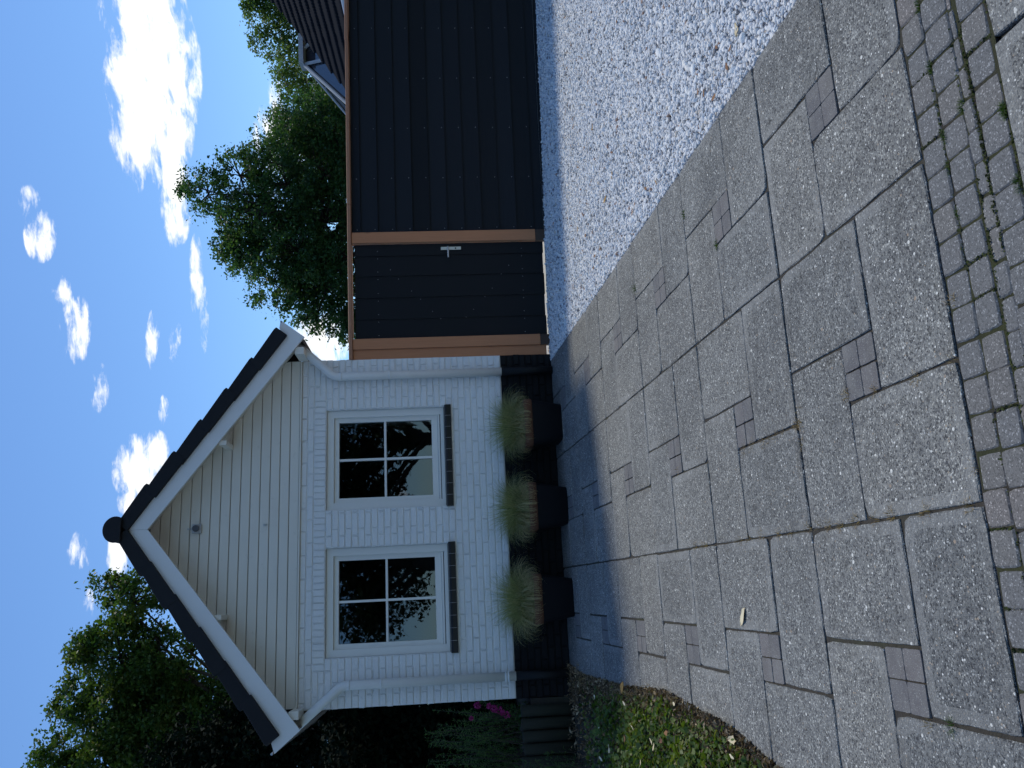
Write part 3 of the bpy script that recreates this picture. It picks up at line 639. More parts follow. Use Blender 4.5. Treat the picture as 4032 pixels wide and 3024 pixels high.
    for s in (-1, 1):
        for k in range(6):
            a0 = -.03+k*.372; a1 = a0+.43; jig = rnd.uniform(-.004, .004)
            poly = [slope(s, a0, .0+jig), slope(s, a0, .132+jig), slope(s, a0+.03, .137+jig), slope(s, a1, .104+jig), slope(s, a1, -.012+jig)]
            if s > 0: poly = poly[::-1]
            mb = MB().prism(poly, -.342+.004*(k % 2), -.302)
            top = [slope(s, a0, .118+jig), slope(s, a0, .131+jig), slope(s, a1, .103+jig), slope(s, a1, .09+jig)]
            if s > 0: top = top[::-1]
            mb.prism(top, -.3019, .02); o = obj('verge_tile', mb, TILE, G)
            bv = o.modifiers.new('b', 'BEVEL'); bv.width = .006; bv.segments = 2
    mb = MB()
    for s in (-1, 1):
        for k in range(6):
            a0 = -.03+k*.372; a1 = a0+.43 if k < 5 else a0+.40
            top = [slope(s, a0, .085), slope(s, a0, .112), slope(s, a1, .088), slope(s, a1, .06)]
            if s > 0: top = top[::-1]
            mb.prism(top, .0205, 4.9)
    obj('roof', mb, TILE, G)
    mb = MB(); n = 20; prof = []
    for a in range(n+1):
        t = math.pi*(-.17+1.34*a/n); prof.append((-1.632+.118*math.cos(t), 4.065+.108*math.sin(t)))
    mb.prism([prof[0]]+[prof[-1]]+prof[-2:0:-1], -.375, -.355); cap = obj('ridge_cap', mb, TILE, G); bv = cap.modifiers.new('b', 'BEVEL'); bv.width = .008; bv.segments = 2
    for k in range(13):
        mb = MB(); y0 = -.354+k*.4; ins = .002*(k % 2)
        pr = [(-1.632+(.112-ins)*math.cos(math.pi*(-.12+1.24*a/12)), 4.065+(.102-ins)*math.sin(math.pi*(-.12+1.24*a/12))) for a in range(13)]
        mb.prism([pr[0]]+[pr[-1]]+pr[-2:0:-1], y0, y0+.399); obj('ridge_tile', mb, TILE, G)
    # box gutters
    for s in (-1, 1):
        def X(x): return -1.637+s*x
        bot = [(X(1.775), 2.425), (X(1.95), 2.632), (X(1.93), 2.645), (X(1.76), 2.445)]
        if s > 0: bot = bot
        else: bot = bot[::-1]
        gt = obj('gutter', MB().prism(bot, YB1+.002, 4.8), BROWNWOOD, G)
        obj('gutter_lip', MB().tube([(X(1.958), -.303, 2.648), (X(1.958), 4.8, 2.648)], .011, 8), ZINC, gt)
        obj('eave_soffit', MB().box(min(X(1.655), X(1.77)), max(X(1.655), X(1.77)), -.02, 4.8, 2.44, 2.452), BROWNWOOD, G)
    # downpipes
    def elbow(pts, r=.05, n=5):
        out = [Vector(pts[0])]
        for i in range(1, len(pts)-1):
            p, a, b = Vector(pts[i]), Vector(pts[i-1]), Vector(pts[i+1]); u = (a-p).normalized()*r; v = (b-p).normalized()*r
            for k in range(n+1):
                t = k/n; out.append(p+u*(1-t)**2+v*t**2)
        return out+[Vector(pts[-1])]
    for x, xt, zt_, ze, cols in ((-3.09, -3.43, 2.50, 2.085, (1.73, .60, .575)), (-.19, .15, 2.545, 2.165, (1.62,))):
        dp = obj('downpipe', MB().tube(elbow([(xt, -.13, zt_), (x, -.07, ze), (x, -.07, .508)]), .041, 20), PVC, G, True)
        for zc in cols: obj('pipe_collar', MB().tube([(x, -.07, zc-.008), (x, -.07, zc+.008)], .0445, 20), PVC, dp, True)
        obj('pipe_collar', MB().tube([(x, -.07, ze-.075), (x, -.07, ze-.055)], .0430, 20), PVC, dp, True)
        obj('pipe_foot', MB().tube([(x, -.07, .5075), (x, -.07, -.06)], .0405, 20), BLACK_PAINT, dp, True)
        if len(cols) == 3: obj('pipe_bracket', MB().tube([(x, -.0, 1.73), (x, -.05, 1.73)], .008, 8), PVC, dp)
    # windows
    for (x0, x1) in WINS:
        z0, z1 = 1.10, 2.25; yf = .035
        w = thing('window', ((x0+x1)/2, yf, z0), None, None); w.parent = G; w.matrix_parent_inverse = G.matrix_basis.inverted()
        for k in ('label', 'category'): 
            if k in w: del w[k]
        FW = .068; fr = MB(); Wm = w.matrix_basis
        a, b = x0+.002, x1-.002
        fr.box(a, a+FW, yf, .16, z0, z1-.002, bev=.003); fr.box(b-FW, b, yf, .16, z0, z1-.002, bev=.003); fr.box(a+FW, b-FW, yf+.0005, .16, z1-FW-.002, z1-.002, bev=.003); fr.box(a+FW, b-FW, yf+.0005, .16, z0, z0+.036, bev=.003)
        obj('frame', fr, FRAME, w)
        fr = MB(); a2, b2, c2, e2 = a+FW, b-FW, z0+.065, z1-FW-.002; sw = .046; ys = yf+.028
        fr.box(a2, a2+sw, ys, .14, c2, e2, bev=.003); fr.box(b2-sw, b2, ys, .14, c2, e2, bev=.003); fr.box(a2+sw, b2-sw, ys+.0005, .14, e2-sw, e2, bev=.003); fr.box(a2+sw, b2-sw, ys+.0005, .14, c2, c2+.06, bev=.003)
        obj('sash', fr, FRAME, w)
        obj('weather_bar', MB().box(a2, b2, yf+.008, .1, z0+.043, z0+.063, bev=.003), FRAME, w)
        ga, gb, gc, gd = a2+sw, b2-sw, c2+.06, e2-sw; xm, zm = (ga+gb)/2, (gc+gd)/2+.005; bw = .011
        obj('glazing_bar', MB().box(xm-bw, xm+bw, ys+.008, .12, gc, gd, bev=.002), FRAME, w)
        obj('glazing_bar', MB().box(ga, xm-bw, ys+.0085, .12, zm-bw, zm+bw, bev=.002).box(xm+bw, gb, ys+.0085, .12, zm-bw, zm+bw, bev=.002), FRAME, w)
        for p0, p1 in ((ga, xm-bw), (xm+bw, gb)):
            for q0, q1 in ((gc, zm-bw), (zm+bw, gd)):
                ty, tz = rnd.uniform(-.002, .002), rnd.uniform(-.002, .002); yy = ys+.03
                mb = MB(); mb.add([(p0, yy-ty, q0-0), (p1, yy+ty, q0), (p1, yy+ty+tz, q1), (p0, yy-ty+tz, q1)], [(0, 1, 2, 3)])
                obj('pane', mb, GLASS, w)
        # tiled sill
        st = thing('window_sill', ((x0+x1)/2, -.03, 1.03), None, None); st.parent = G; st.matrix_parent_inverse = G.matrix_basis.inverted()
        for k in ('label', 'category'):
            if k in st: del st[k]
        n = 9; a, b = x0-.012, x1+.012; pw = (b-a)/n
        prof = [(.034, 1.101), (-.030, 1.090), (-.044, 1.083), (-.050, 1.070), (-.050, 1.032), (-.040, 1.026), (.0, 1.026), (.034, 1.03)]
        for k in range(n):
            s, e = a+k*pw+.0015, a+(k+1)*pw-.0015; m = len(prof)
            V = [(s, y, z) for y, z in prof]+[(e, y, z) for y, z in prof]
            obj('sill_tile', MB().add(V, [tuple(range(m)), tuple(range(2*m-1, m-1, -1))]+[((i+1) % m, i, i+m, (i+1) % m+m) for i in range(m)]), SILL, st)
        V = [(a+.002, y+.0012 if y < 0 else y, z-(.0012 if z > 1.06 else -.001)) for y, z in prof]+[(b-.002, y+.0012 if y < 0 else y, z-(.0012 if z > 1.06 else -.001)) for y, z in prof]; m = len(prof)
        obj('sill_grout', MB().add(V, [tuple(range(m)), tuple(range(2*m-1, m-1, -1))]+[((i+1) % m, i, i+m, (i+1) % m+m) for i in range(m)]), GROUT, st)
    return G
GAR = build_garage()
def build_gable_fittings():
    t = thing('wall_sensor', (-1.622, -.03, 3.44), 'small round grey device on a square white base high on the gable boards', 'wall sensor')
    obj('base', MB().box(-1.665, -1.579, -.05, -.0245, 3.40, 3.485, bev=.004), GREYFR, t)
    obj('lens', MB().tube([(-1.622, -.051, 3.443), (-1.622, -.085, 3.443)], [.033, .030], 20), GREYP, t)
    obj('lens_ring', MB().tube([(-1.622, -.0505, 3.443), (-1.622, -.062, 3.443)], .037, 20), GREYFR, t)
    obj('bracket', MB().box(-1.628, -1.616, -.04, -.0245, 3.4855, 3.53), GREYFR, t)
    h = thing('wall_hook', (-1.613, -.03, 2.80), 'tiny metal hook screwed into the lower gable boards', 'hook')
    obj('hook', MB().tube([(-1.613, -.0245, 2.815), (-1.613, -.055, 2.812), (-1.613, -.062, 2.80), (-1.613, -.055, 2.79)], .004, 8), STEEL, h)
    obj('plate', MB().box(-1.622, -1.604, -.030, -.0245, 2.802, 2.83), STEEL, h)
build_gable_fittings()

# ------------------------------------------------------------------ black fence and gate
F0 = Vector((.117, -.01, 0)); FRZ = math.atan2(-.0985, .99514)
def build_fence():
    F = thing('wooden_fence', F0, 'black horizontal board fence with brown timber posts and top rail', 'fence', rz=FRZ)
    def L(name, mb, m, p=F, **k): return obj(name, mb, m, p, world=False, **k)
    # lapped boards, bottom to top
    edges = [-.06, .097, .279, .457, .641, .822, 1.001, 1.181, 1.360, 1.538, 1.719, 1.897, 1.992]
    for k in range(12):
        z0, z1 = edges[k], edges[k+1]+.012 if k < 11 else edges[k+1]
        P = [(.004, z0), (.022, z0), (.034, z1), (.026, z1)]    # y, z
        V = [(1.2175, y, z) for y, z in P]+[(5.3, y, z) for y, z in P]
        L('fence_board', MB().add(V, [(0, 1, 2, 3), (7, 6, 5, 4), (1, 0, 4, 5), (2, 1, 5, 6), (3, 2, 6, 7), (0, 3, 7, 4)]), BLACK_BOARD)
    for s0, s1 in ((-.014, .094), (1.1025, 1.216)):
        p = L('post', MB().box(s0, s1, -.012, .078, .09, 1.990, bev=.004), DOUGLAS)
        obj('post_foot', MB().box(s0+.003, s1-.003, -.009, .075, -.15, .0895), SHOE, p, world=False)
    for s0 in (3.4, 5.2): L('post', MB().box(s0, s0+.11, .0345, .13, -.15, 1.990), DOUGLAS)
    L('side_plank', MB().box(-.118, -.0165, .01, .034, .03, 1.990, bev=.003), DOUGLAS)
    L('top_rail', MB().box(-.118, 1.51, -.03, .11, 1.993, 2.030, bev=.004), DOUGLAS_H); L('top_rail', MB().box(1.514, 3.364, -.03, .11, 1.994, 2.031, bev=.004), DOUGLAS_H); L('top_rail', MB().box(3.368, 5.3, -.029, .11, 1.996, 2.034, bev=.004), DOUGLAS_H)
    mb = MB()
    for s in (1.25, 1.808, 2.366, 2.936, 3.52, 4.1, 4.68):
        for k in range(1, 12):
            z = edges[k]+.03 if k < 11 else edges[k]+.035
            y = .0075; mb.tube([(s+rnd.uniform(-.006, .006), y, z), (s, y-.003, z)], .0032, 8)
    tag(L('screws', mb, SCREW), kind='stuff')
    Gt = thing('garden_gate', F0, 'black vertical board garden gate with steel lever handle between two posts', 'gate', rz=FRZ)
    ed = [.100, .300, .526, .754, .970, 1.096]
    for k in range(5):
        a, b = ed[k], ed[k+1]; dz = rnd.uniform(-.006, .006)
        obj('gate_board', MB().box(a+.001, b-.024 if k < 4 else b-.004, .022, .042, .016+dz, 1.966, bev=.003).box(b-.0239 if k < 4 else b-.0039, b-.0005, .031, .042, .016+dz, 1.966), BLACK_DOOR, Gt, world=False)
    for z in (.26, 1.66): obj('gate_ledge', MB().box(.11, 1.08, .0425, .07, z, z+.1), BLACK_DOOR, Gt, world=False)
    hd = obj('handle_plate', MB().box(1.020, 1.052, .014, .0215, .868, 1.078, bev=.002), STEEL, Gt, world=False)
    obj('lever', MB().tube([(1.036, .014, 1.003), (1.036, -.035, 1.003), (1.03, -.04, 1.003), (.922, -.04, 1.003)], .009, 10), STEEL, hd, world=False)
    obj('keyhole', MB().tube([(1.036, .0145, .925), (1.036, .0118, .925)], .008, 10), BLACK_PAINT, hd, world=False)
    mb = MB()
    pts = [(s, z) for s in (.13, .27, .35, .49, .57, .72, .80, .94, 1.02) for z in (1.73, .24)]+[(.29, 1.10), (.30, .84), (.37, 1.18), (.38, .76), (.50, 1.30), (.51, .64), (.59, 1.39), (.60, .56), (.72, 1.52), (.75, .46), (.82, 1.60), (.84, .38)]
    for s, z in pts: mb.tube([(s, .0215, z), (s, .0185, z)], .0032, 8)
    tag(obj('screws', mb, SCREW, Gt, world=False), kind='stuff')
build_fence()

# ------------------------------------------------------------------ planters with grass
def blades(n, centre, rx, ry, length, spread, seed, width=.0028, segs=4, droop=1.0, drybias=.0):
    r = np.random.default_rng(seed)
    a = r.uniform(0, 2*np.pi, n); q = np.sqrt(r.random(n)); bx = centre[0]+rx*q*np.cos(a); by = centre[1]+ry*q*np.sin(a)
    out = np.clip(r.normal(0, 1, n), -2, 2); lean = np.clip(np.abs(r.normal(0, spread, n)), 0, 1.9)*(.45+.55*q); az = a+r.normal(0, .45, n)
    ln = length*r.uniform(.55, 1.08, n)*(1-.12*q); dr = droop*r.uniform(.3, 1.2, n)*(.4+.8*q)
    V = np.zeros((n, segs+1, 2, 3)); p = np.stack([bx, by, np.full(n, centre[2])+0*bx], 1); th = lean*.35
    sd = np.stack([-np.sin(az), np.cos(az), 0*az], 1); sd = sd*.8+r.normal(0, .35, (n, 3)); sd /= np.linalg.norm(sd, axis=1)[:, None]
    for i in range(segs+1):
        w = width*(1-i/segs*.85)*r.uniform(.9, 1.1, n)
        V[:, i, 0] = p-sd*w[:, None]/2; V[:, i, 1] = p+sd*w[:, None]/2
        st = ln/segs; p = p+np.stack([np.sin(th)*np.cos(az), np.sin(th)*np.sin(az), np.cos(th)], 1)*st[:, None]; th = th+(lean*.45+dr*.42)*(.6+i/segs)
    V = V.reshape(-1, 3); b = np.arange(n)[:, None]*(segs+1)*2
    F = np.concatenate([np.stack([b[:, 0]+2*i, b[:, 0]+2*i+1, b[:, 0]+2*i+3, b[:, 0]+2*i+2], 1) for i in range(segs)])
    tone = np.tile(np.clip(r.normal(.42+drybias, .25, n)+.3*(lean > .9), 0, 1), segs)
    return V, F, tone
def build_planters():
    lab = [('black planter with terracotta rim nearest the wooden gate post', 'wispy grass tuft in the planter nearest the gate'),
           ('black planter with terracotta rim standing between the other two planters', 'wispy grass tuft in the middle planter of the row'),
           ('black planter with terracotta rim furthest from the gate, nearest the shrubs', 'wispy grass tuft in the planter nearest the log palisade')]
    for k, (cx, w, gl) in enumerate(((-.790, .45, .46), (-1.585, .44, .47), (-2.42, .44, .51))):
        yf, d = -.44, .40; z0 = gz(yf)-.005; zt = .256; ht = w/2; hb = w/2*.775
        P = thing('planter', (cx, yf+d/2, z0), lab[k][0], 'planter', 'planters along the garage wall')
        def ring(h, dd, z, e=9.0, n=40):
            o = []
            for a in range(n):
                t = 2*math.pi*(a+.5)/n; c, s = math.cos(t), math.sin(t); q = (abs(c)**e+abs(s)**e)**(-1/e); o.append((cx+c*q*h, yf+d/2+s*q*dd, z))
            return o
        def loft(rings, close=True):
            n = len(rings[0]); V = [p for r in rings for p in r]; F = [(i*n+a, i*n+(a+1) % n, (i+1)*n+(a+1) % n, (i+1)*n+a) for i in range(len(rings)-1) for a in range(n)]
            if close: F += [tuple(range(n-1, -1, -1))]
            return MB().add(V, F)
        obj('pot', loft([ring(hb-.01, d/2*.77-.01, z0), ring(hb, d/2*.77, z0+.012), ring(ht-.004, d/2-.004, zt-.001)]), POT, P, True)
        obj('rim', loft([ring(ht-.003, d/2-.003, zt), ring(ht+.004, d/2+.004, zt+.004), ring(ht+.005, d/2+.005, zt+.072), ring(ht-.002, d/2-.002, zt+.078), ring(ht-.022, d/2-.022, zt+.076), ring(ht-.03, d/2-.03, zt-.0)], False), TERRA, P, True)
        obj('soil', MB().add(ring(ht-.024, d/2-.024, zt+.045), [tuple(range(40))]), SOIL, P)
        V, F, tn = blades(1700, (cx, yf+d/2, zt+.03), w*.34, d*.34, gl, .62, 40+k, .005, 5, .66, .06+.03*k)
        V2, F2, tn2 = blades(1000, (cx, yf+d/2-.03, zt+.05), w*.36, d*.36, gl*.82, 1.25, 140+k, .0042, 6, 1.0, .32); F = np.vstack([F, F2+len(V)]); V = np.vstack([V, V2]); tn = np.concatenate([tn, tn2])
        gplant = thing('ornamental_grass', (cx, yf+d/2, zt), lab[k][1], 'grass', 'grasses in the planters')
        me = fast_mesh('blades', V, F, tn); obj('blades', me, GRASS, gplant)
build_planters()

# ------------------------------------------------------------------ leaves and trees
def leaf_quads(P, size, seed, up=.3, aspect=.62, curl=.25):
    """diamond leaves, folded along the midrib: two triangles each"""
    r = np.random.default_rng(seed); n = len(P)
    nv = r.normal(0, 1, (n, 3)); nv[:, 2] = np.abs(nv[:, 2])+up; nv /= np.linalg.norm(nv, axis=1)[:, None]
    t = r.normal(0, 1, (n, 3)); t -= nv*np.sum(t*nv, 1)[:, None]; t /= np.linalg.norm(t, axis=1)[:, None]; b = np.cross(nv, t)
    s = size*np.exp(r.normal(0, .22, n))[:, None]
    V = np.stack([P-t*s*.5, P+b*s*.5*aspect-t*s*.08+nv*s*curl*.3, P+t*s*.55, P-b*s*.5*aspect-t*s*.08+nv*s*curl*.3], 1).reshape(-1, 3)
    i = np.arange(n)*4; F = np.stack([np.concatenate([i, i]), np.concatenate([i+1, i+2]), np.concatenate([i+2, i+3])], 1)
    return V, F
def tree(name, label, base, top, rad, lobes, density, leaf, m, seed, group=None, clump=.30, cat='tree', per=34, shell=.45, sun_tone=0.0):
    r = np.random.default_rng(seed); q = random.Random(seed)
    T = thing(name, base, label, cat, group); base = Vector(base); top = Vector(top)
    mb = MB(); pts = [base+(top-base)*t+Vector((q.uniform(-1, 1), q.uniform(-1, 1), 0))*rad*.5*(t > 0) for t in (0, .2, .45, .7, .9, 1)]
    mb.tube(pts, [rad*1.25, rad, rad*.85, rad*.6, rad*.35, rad*.15], 9)
    C = []; Tn = []
    for (x, y, z, lr) in lobes:
        c = Vector((x, y, z)); t = min(max((c.z-base.z)/max(top.z-base.z, .1)*.62, .18), .9); s = base+(top-base)*t
        mid = s.lerp(c, .5)+Vector((q.uniform(-1, 1), q.uniform(-1, 1), q.uniform(-.3, .9)))*.14*(c-s).length
        l0 = rad*(1-t)*.55+.012; limb = [s, s.lerp(mid, .5)+Vector((0, 0, .03)), mid, mid.lerp(c, .5), c]
        mb.tube(limb, [l0, l0*.8, l0*.62, l0*.45, l0*.25], 6)
        n = max(4, int(density*lr**2))
        for k in range(n):
            d = r.normal(0, 1, 3); d /= np.linalg.norm(d); f = shell+(1-shell)*r.random()**.5
            cc = np.array([x, y, z])+d*lr*f*np.array([1, 1.25, .95])
            C.append(np.append(cc, clump*r.uniform(.6, 1.25)*min(1, .55+lr*.45)))
            if k % 3 == 0:
                e = Vector(cc); mb.tube([c, c.lerp(e, .5)+Vector((q.uniform(-1, 1), q.uniform(-1, 1), q.uniform(-1, 1)))*.08*lr, e], [l0*.28+.004, l0*.16+.003, .003], 4, cap=False)
    C = np.array(C); nc = len(C); k = per
    ct = np.repeat(r.normal(.45+sun_tone, .16, nc), k)
    P = np.repeat(C[:, :3], k, 0)+r.normal(0, 1, (nc*k, 3))*np.repeat(C[:, 3], k)[:, None]*np.array([.55, .55, .45])
    V, F = leaf_quads(P, leaf, seed+1); tone = np.clip(ct+r.normal(0, .16, nc*k), 0, 1)
    obj('trunk', mb, BARK, T, True)
    obj('crown', fast_mesh('crown', V, F, np.concatenate([tone, tone])), m, T)
    return T
def build_trees():
    T1 = [(9.31, 14.04, 7.77, .72), (9.59, 14.0, 8.29, .4), (9.77, 13.85, 6.84, .86), (8.47, 14.16, 6.35, 1.12), (8.26, 14.28, 7.28, .66), (7.48, 14.46, 6.91, .66), (9.45, 13.84, 5.53, 1.19), (7.66, 14.3, 5.33, 1.25), (6.6, 14.53, 4.57, 1.05), (6.8, 14.58, 6.01, .79), (8.38, 14.05, 4.51, 1.19), (9.65, 13.71, 4.47, 1.05), (5.69, 14.74, 4.14, .59), (6.25, 14.67, 5.24, .66), (7.33, 14.28, 3.76, 1.19), (9.09, 13.78, 3.44, 1.19), (10.7, 13.6, 5.3, .95), (10.8, 13.5, 4.2, 1.0), (8.9, 15.2, 5.8, 1.3), (7.4, 15.4, 4.9, 1.2), (5.95, 14.7, 4.75, .62), (6.9, 14.5, 5.4, .8), (7.9, 14.4, 6.9, .7), (5.4, 14.8, 3.7, .6), (10.2, 13.8, 6.1, .75), (11.3, 13.6, 4.6, .9), (11.6, 13.4, 3.6, 1.0), (10.4, 13.7, 3.4, 1.1), (5.9, 14.7, 3.4, .8)]
    tree('maple_tree', 'large round dark green tree standing behind the black fence and gate', (8.6, 14.3, 0), (8.9, 14.2, 7.4), .24, T1, 58, .090, LEAF_A, 3, per=56, clump=.27)
    T1b = [(13.87, 18.96, 6.62, .99), (14.49, 18.77, 6.27, .82), (13.94, 18.81, 4.8, 1.15), (14.92, 18.6, 5.43, .9), (13.9, 18.77, 4.15, 1.32), (12.6, 19.2, 5.2, 1.1), (15.6, 18.4, 4.6, 1.0), (16.6, 18.2, 4.4, 1.0)]
    tree('beech_tree', 'olive green tree between the round tree and the neighbouring tiled roof', (14.1, 18.9, 0), (14.2, 18.8, 6.2), .22, T1b, 66, .105, LEAF_A, 5, per=54, clump=.34)
    T3a = [(26.83, 28.21, 10.15, .75), (27.0, 28.09, 9.1, .98), (25.49, 28.56, 10.08, .65), (26.39, 28.17, 7.97, 1.15), (26.0, 28.36, 9.14, .75), (27.6, 27.8, 10.2, .8), (28.2, 27.8, 9.0, 1.2), (26.2, 28.2, 6.6, 1.2), (27.6, 28, 7.0, 1.4), (24.9, 28.6, 8.6, .8), (24.6, 28.7, 7.4, 1.0)]
    tree('poplar_tree', 'tall pale green poplar behind the neighbouring roof at the frame edge', (27, 28.2, 0), (27, 28.2, 9.8), .26, T3a, 42, .135, LEAF_B, 8, 'poplars beyond the roof', per=44, clump=.38)
    T3b = [(25.72, 30.53, 9.46, .77), (24.53, 30.83, 9.14, .77), (24.72, 30.71, 8.17, .97), (23.64, 30.95, 7.6, .85), (25.84, 30.34, 7.16, 1.1), (24.0, 30.9, 6.4, 1.1), (22.7, 31.2, 6.5, 1.0), (22.2, 31.3, 5.6, 1.1)]
    tree('poplar_tree', 'lower pale green poplar above the grey glass roof', (24.5, 30.8, 0), (24.6, 30.7, 8.8), .24, T3b, 42, .135, LEAF_B, 9, 'poplars beyond the roof', per=44, clump=.38)
    T4 = [(-1.69, 9.72, 8.01, .33), (-1.99, 9.77, 7.55, .56), (-2.85, 10.06, 8.42, .47), (-3.05, 10.07, 7.87, .75), (-3.91, 10.37, 8.73, .51), (-4.13, 10.37, 8.0, .84), (-3.1, 10.02, 7.03, .65), (-4.0, 10.27, 7.06, .84), (-4.98, 10.68, 9.14, .56), (-5.21, 10.67, 8.12, .93), (-4.89, 10.51, 7.18, .93), (-4.39, 10.32, 6.33, .84), (-5.12, 10.51, 6.35, .93), (-5.98, 10.93, 8.99, .84), (-6.3, 10.9, 8.0, 1.0), (-6.2, 10.9, 6.8, 1.0), (-4.2, 11.2, 7.2, 1.0), (-5.2, 10.6, 5.4, .9), (-4.2, 10.4, 5.4, .8), (-6.3, 10.9, 9.9, .7)]
    tree('beech_tree', 'tall green tree rising behind the far side of the garage roof', (-4.6, 10.8, 0), (-4.6, 10.7, 8.6), .2, T4, 150, .078, LEAF_D2, 12, per=58, clump=.24)
    T5 = [(-4.14, 4.87, 3.65, .59), (-4.37, 4.89, 3.0, .66), (-4.34, 4.83, 2.34, .59), (-4.37, 4.79, 1.68, .5), (-3.94, 4.84, 3.91, .4), (-4.11, 4.91, 4.31, .46), (-4.49, 5.02, 4.32, .59), (-4.72, 5.02, 3.54, .59), (-4.0, 4.7, 2.7, .5), (-3.95, 4.6, 1.9, .5), (-4.3, 4.7, 1.0, .6), (-4.9, 5.0, 2.4, .7), (-4.9, 5.0, 1.4, .7), (-4.2, 5.3, 5.0, .45), (-4.7, 5.4, 5.2, .6), (-5.2, 5.4, 4.4, .7)]
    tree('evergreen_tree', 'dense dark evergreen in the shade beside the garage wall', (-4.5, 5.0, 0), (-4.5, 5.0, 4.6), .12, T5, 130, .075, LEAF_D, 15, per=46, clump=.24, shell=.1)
    # hedge in the shade along the side of the garage
    r = np.random.default_rng(21); n = 34000; P = np.stack([r.uniform(-5.8, -3.45, n), r.uniform(1.9, 3.6, n), r.uniform(.05, 2.6, n)], 1); P[:, 0] -= .1*np.sin(P[:, 2]*5+P[:, 1]*3)
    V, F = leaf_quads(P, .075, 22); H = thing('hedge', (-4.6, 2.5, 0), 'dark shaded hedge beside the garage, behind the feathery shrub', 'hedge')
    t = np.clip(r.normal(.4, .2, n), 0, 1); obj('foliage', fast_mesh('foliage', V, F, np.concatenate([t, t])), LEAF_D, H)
    mb = MB()
    for x in (-5.2, -4.7, -4.2): mb.tube([(x, 2.6, -.05), (x+.05, 2.6, 1.2), (x, 2.6, 2.3)], [.04, .03, .01], 6)
    obj('stems', mb, BARK, H)
    # trees across the street, seen mirrored in the windows
    for k, (x, y, dx, h, sd, lb) in enumerate(((3.5, -20.5, -.25, 9.0, 31, 'tree across the street mirrored in the window nearest the gate'), (-1.3, -20.8, .5, 9.6, 33, 'leaning tree across the street mirrored in the window furthest from the gate'))):
        q = random.Random(sd); z0 = gz(-20)
        lob = [(x+dx*2+q.uniform(-2.9, 2.9), y+q.uniform(-1.5, 1.5), z0+q.uniform(3.7, h), q.uniform(.8, 1.4)) for _ in range(30)]
        tree('oak_tree', lb, (x, y, z0), (x+dx*2, y, z0+h-1), .27, lob, 30, .15, LEAF_OAK, sd, 'trees across the street', per=30, clump=.40)
build_trees()

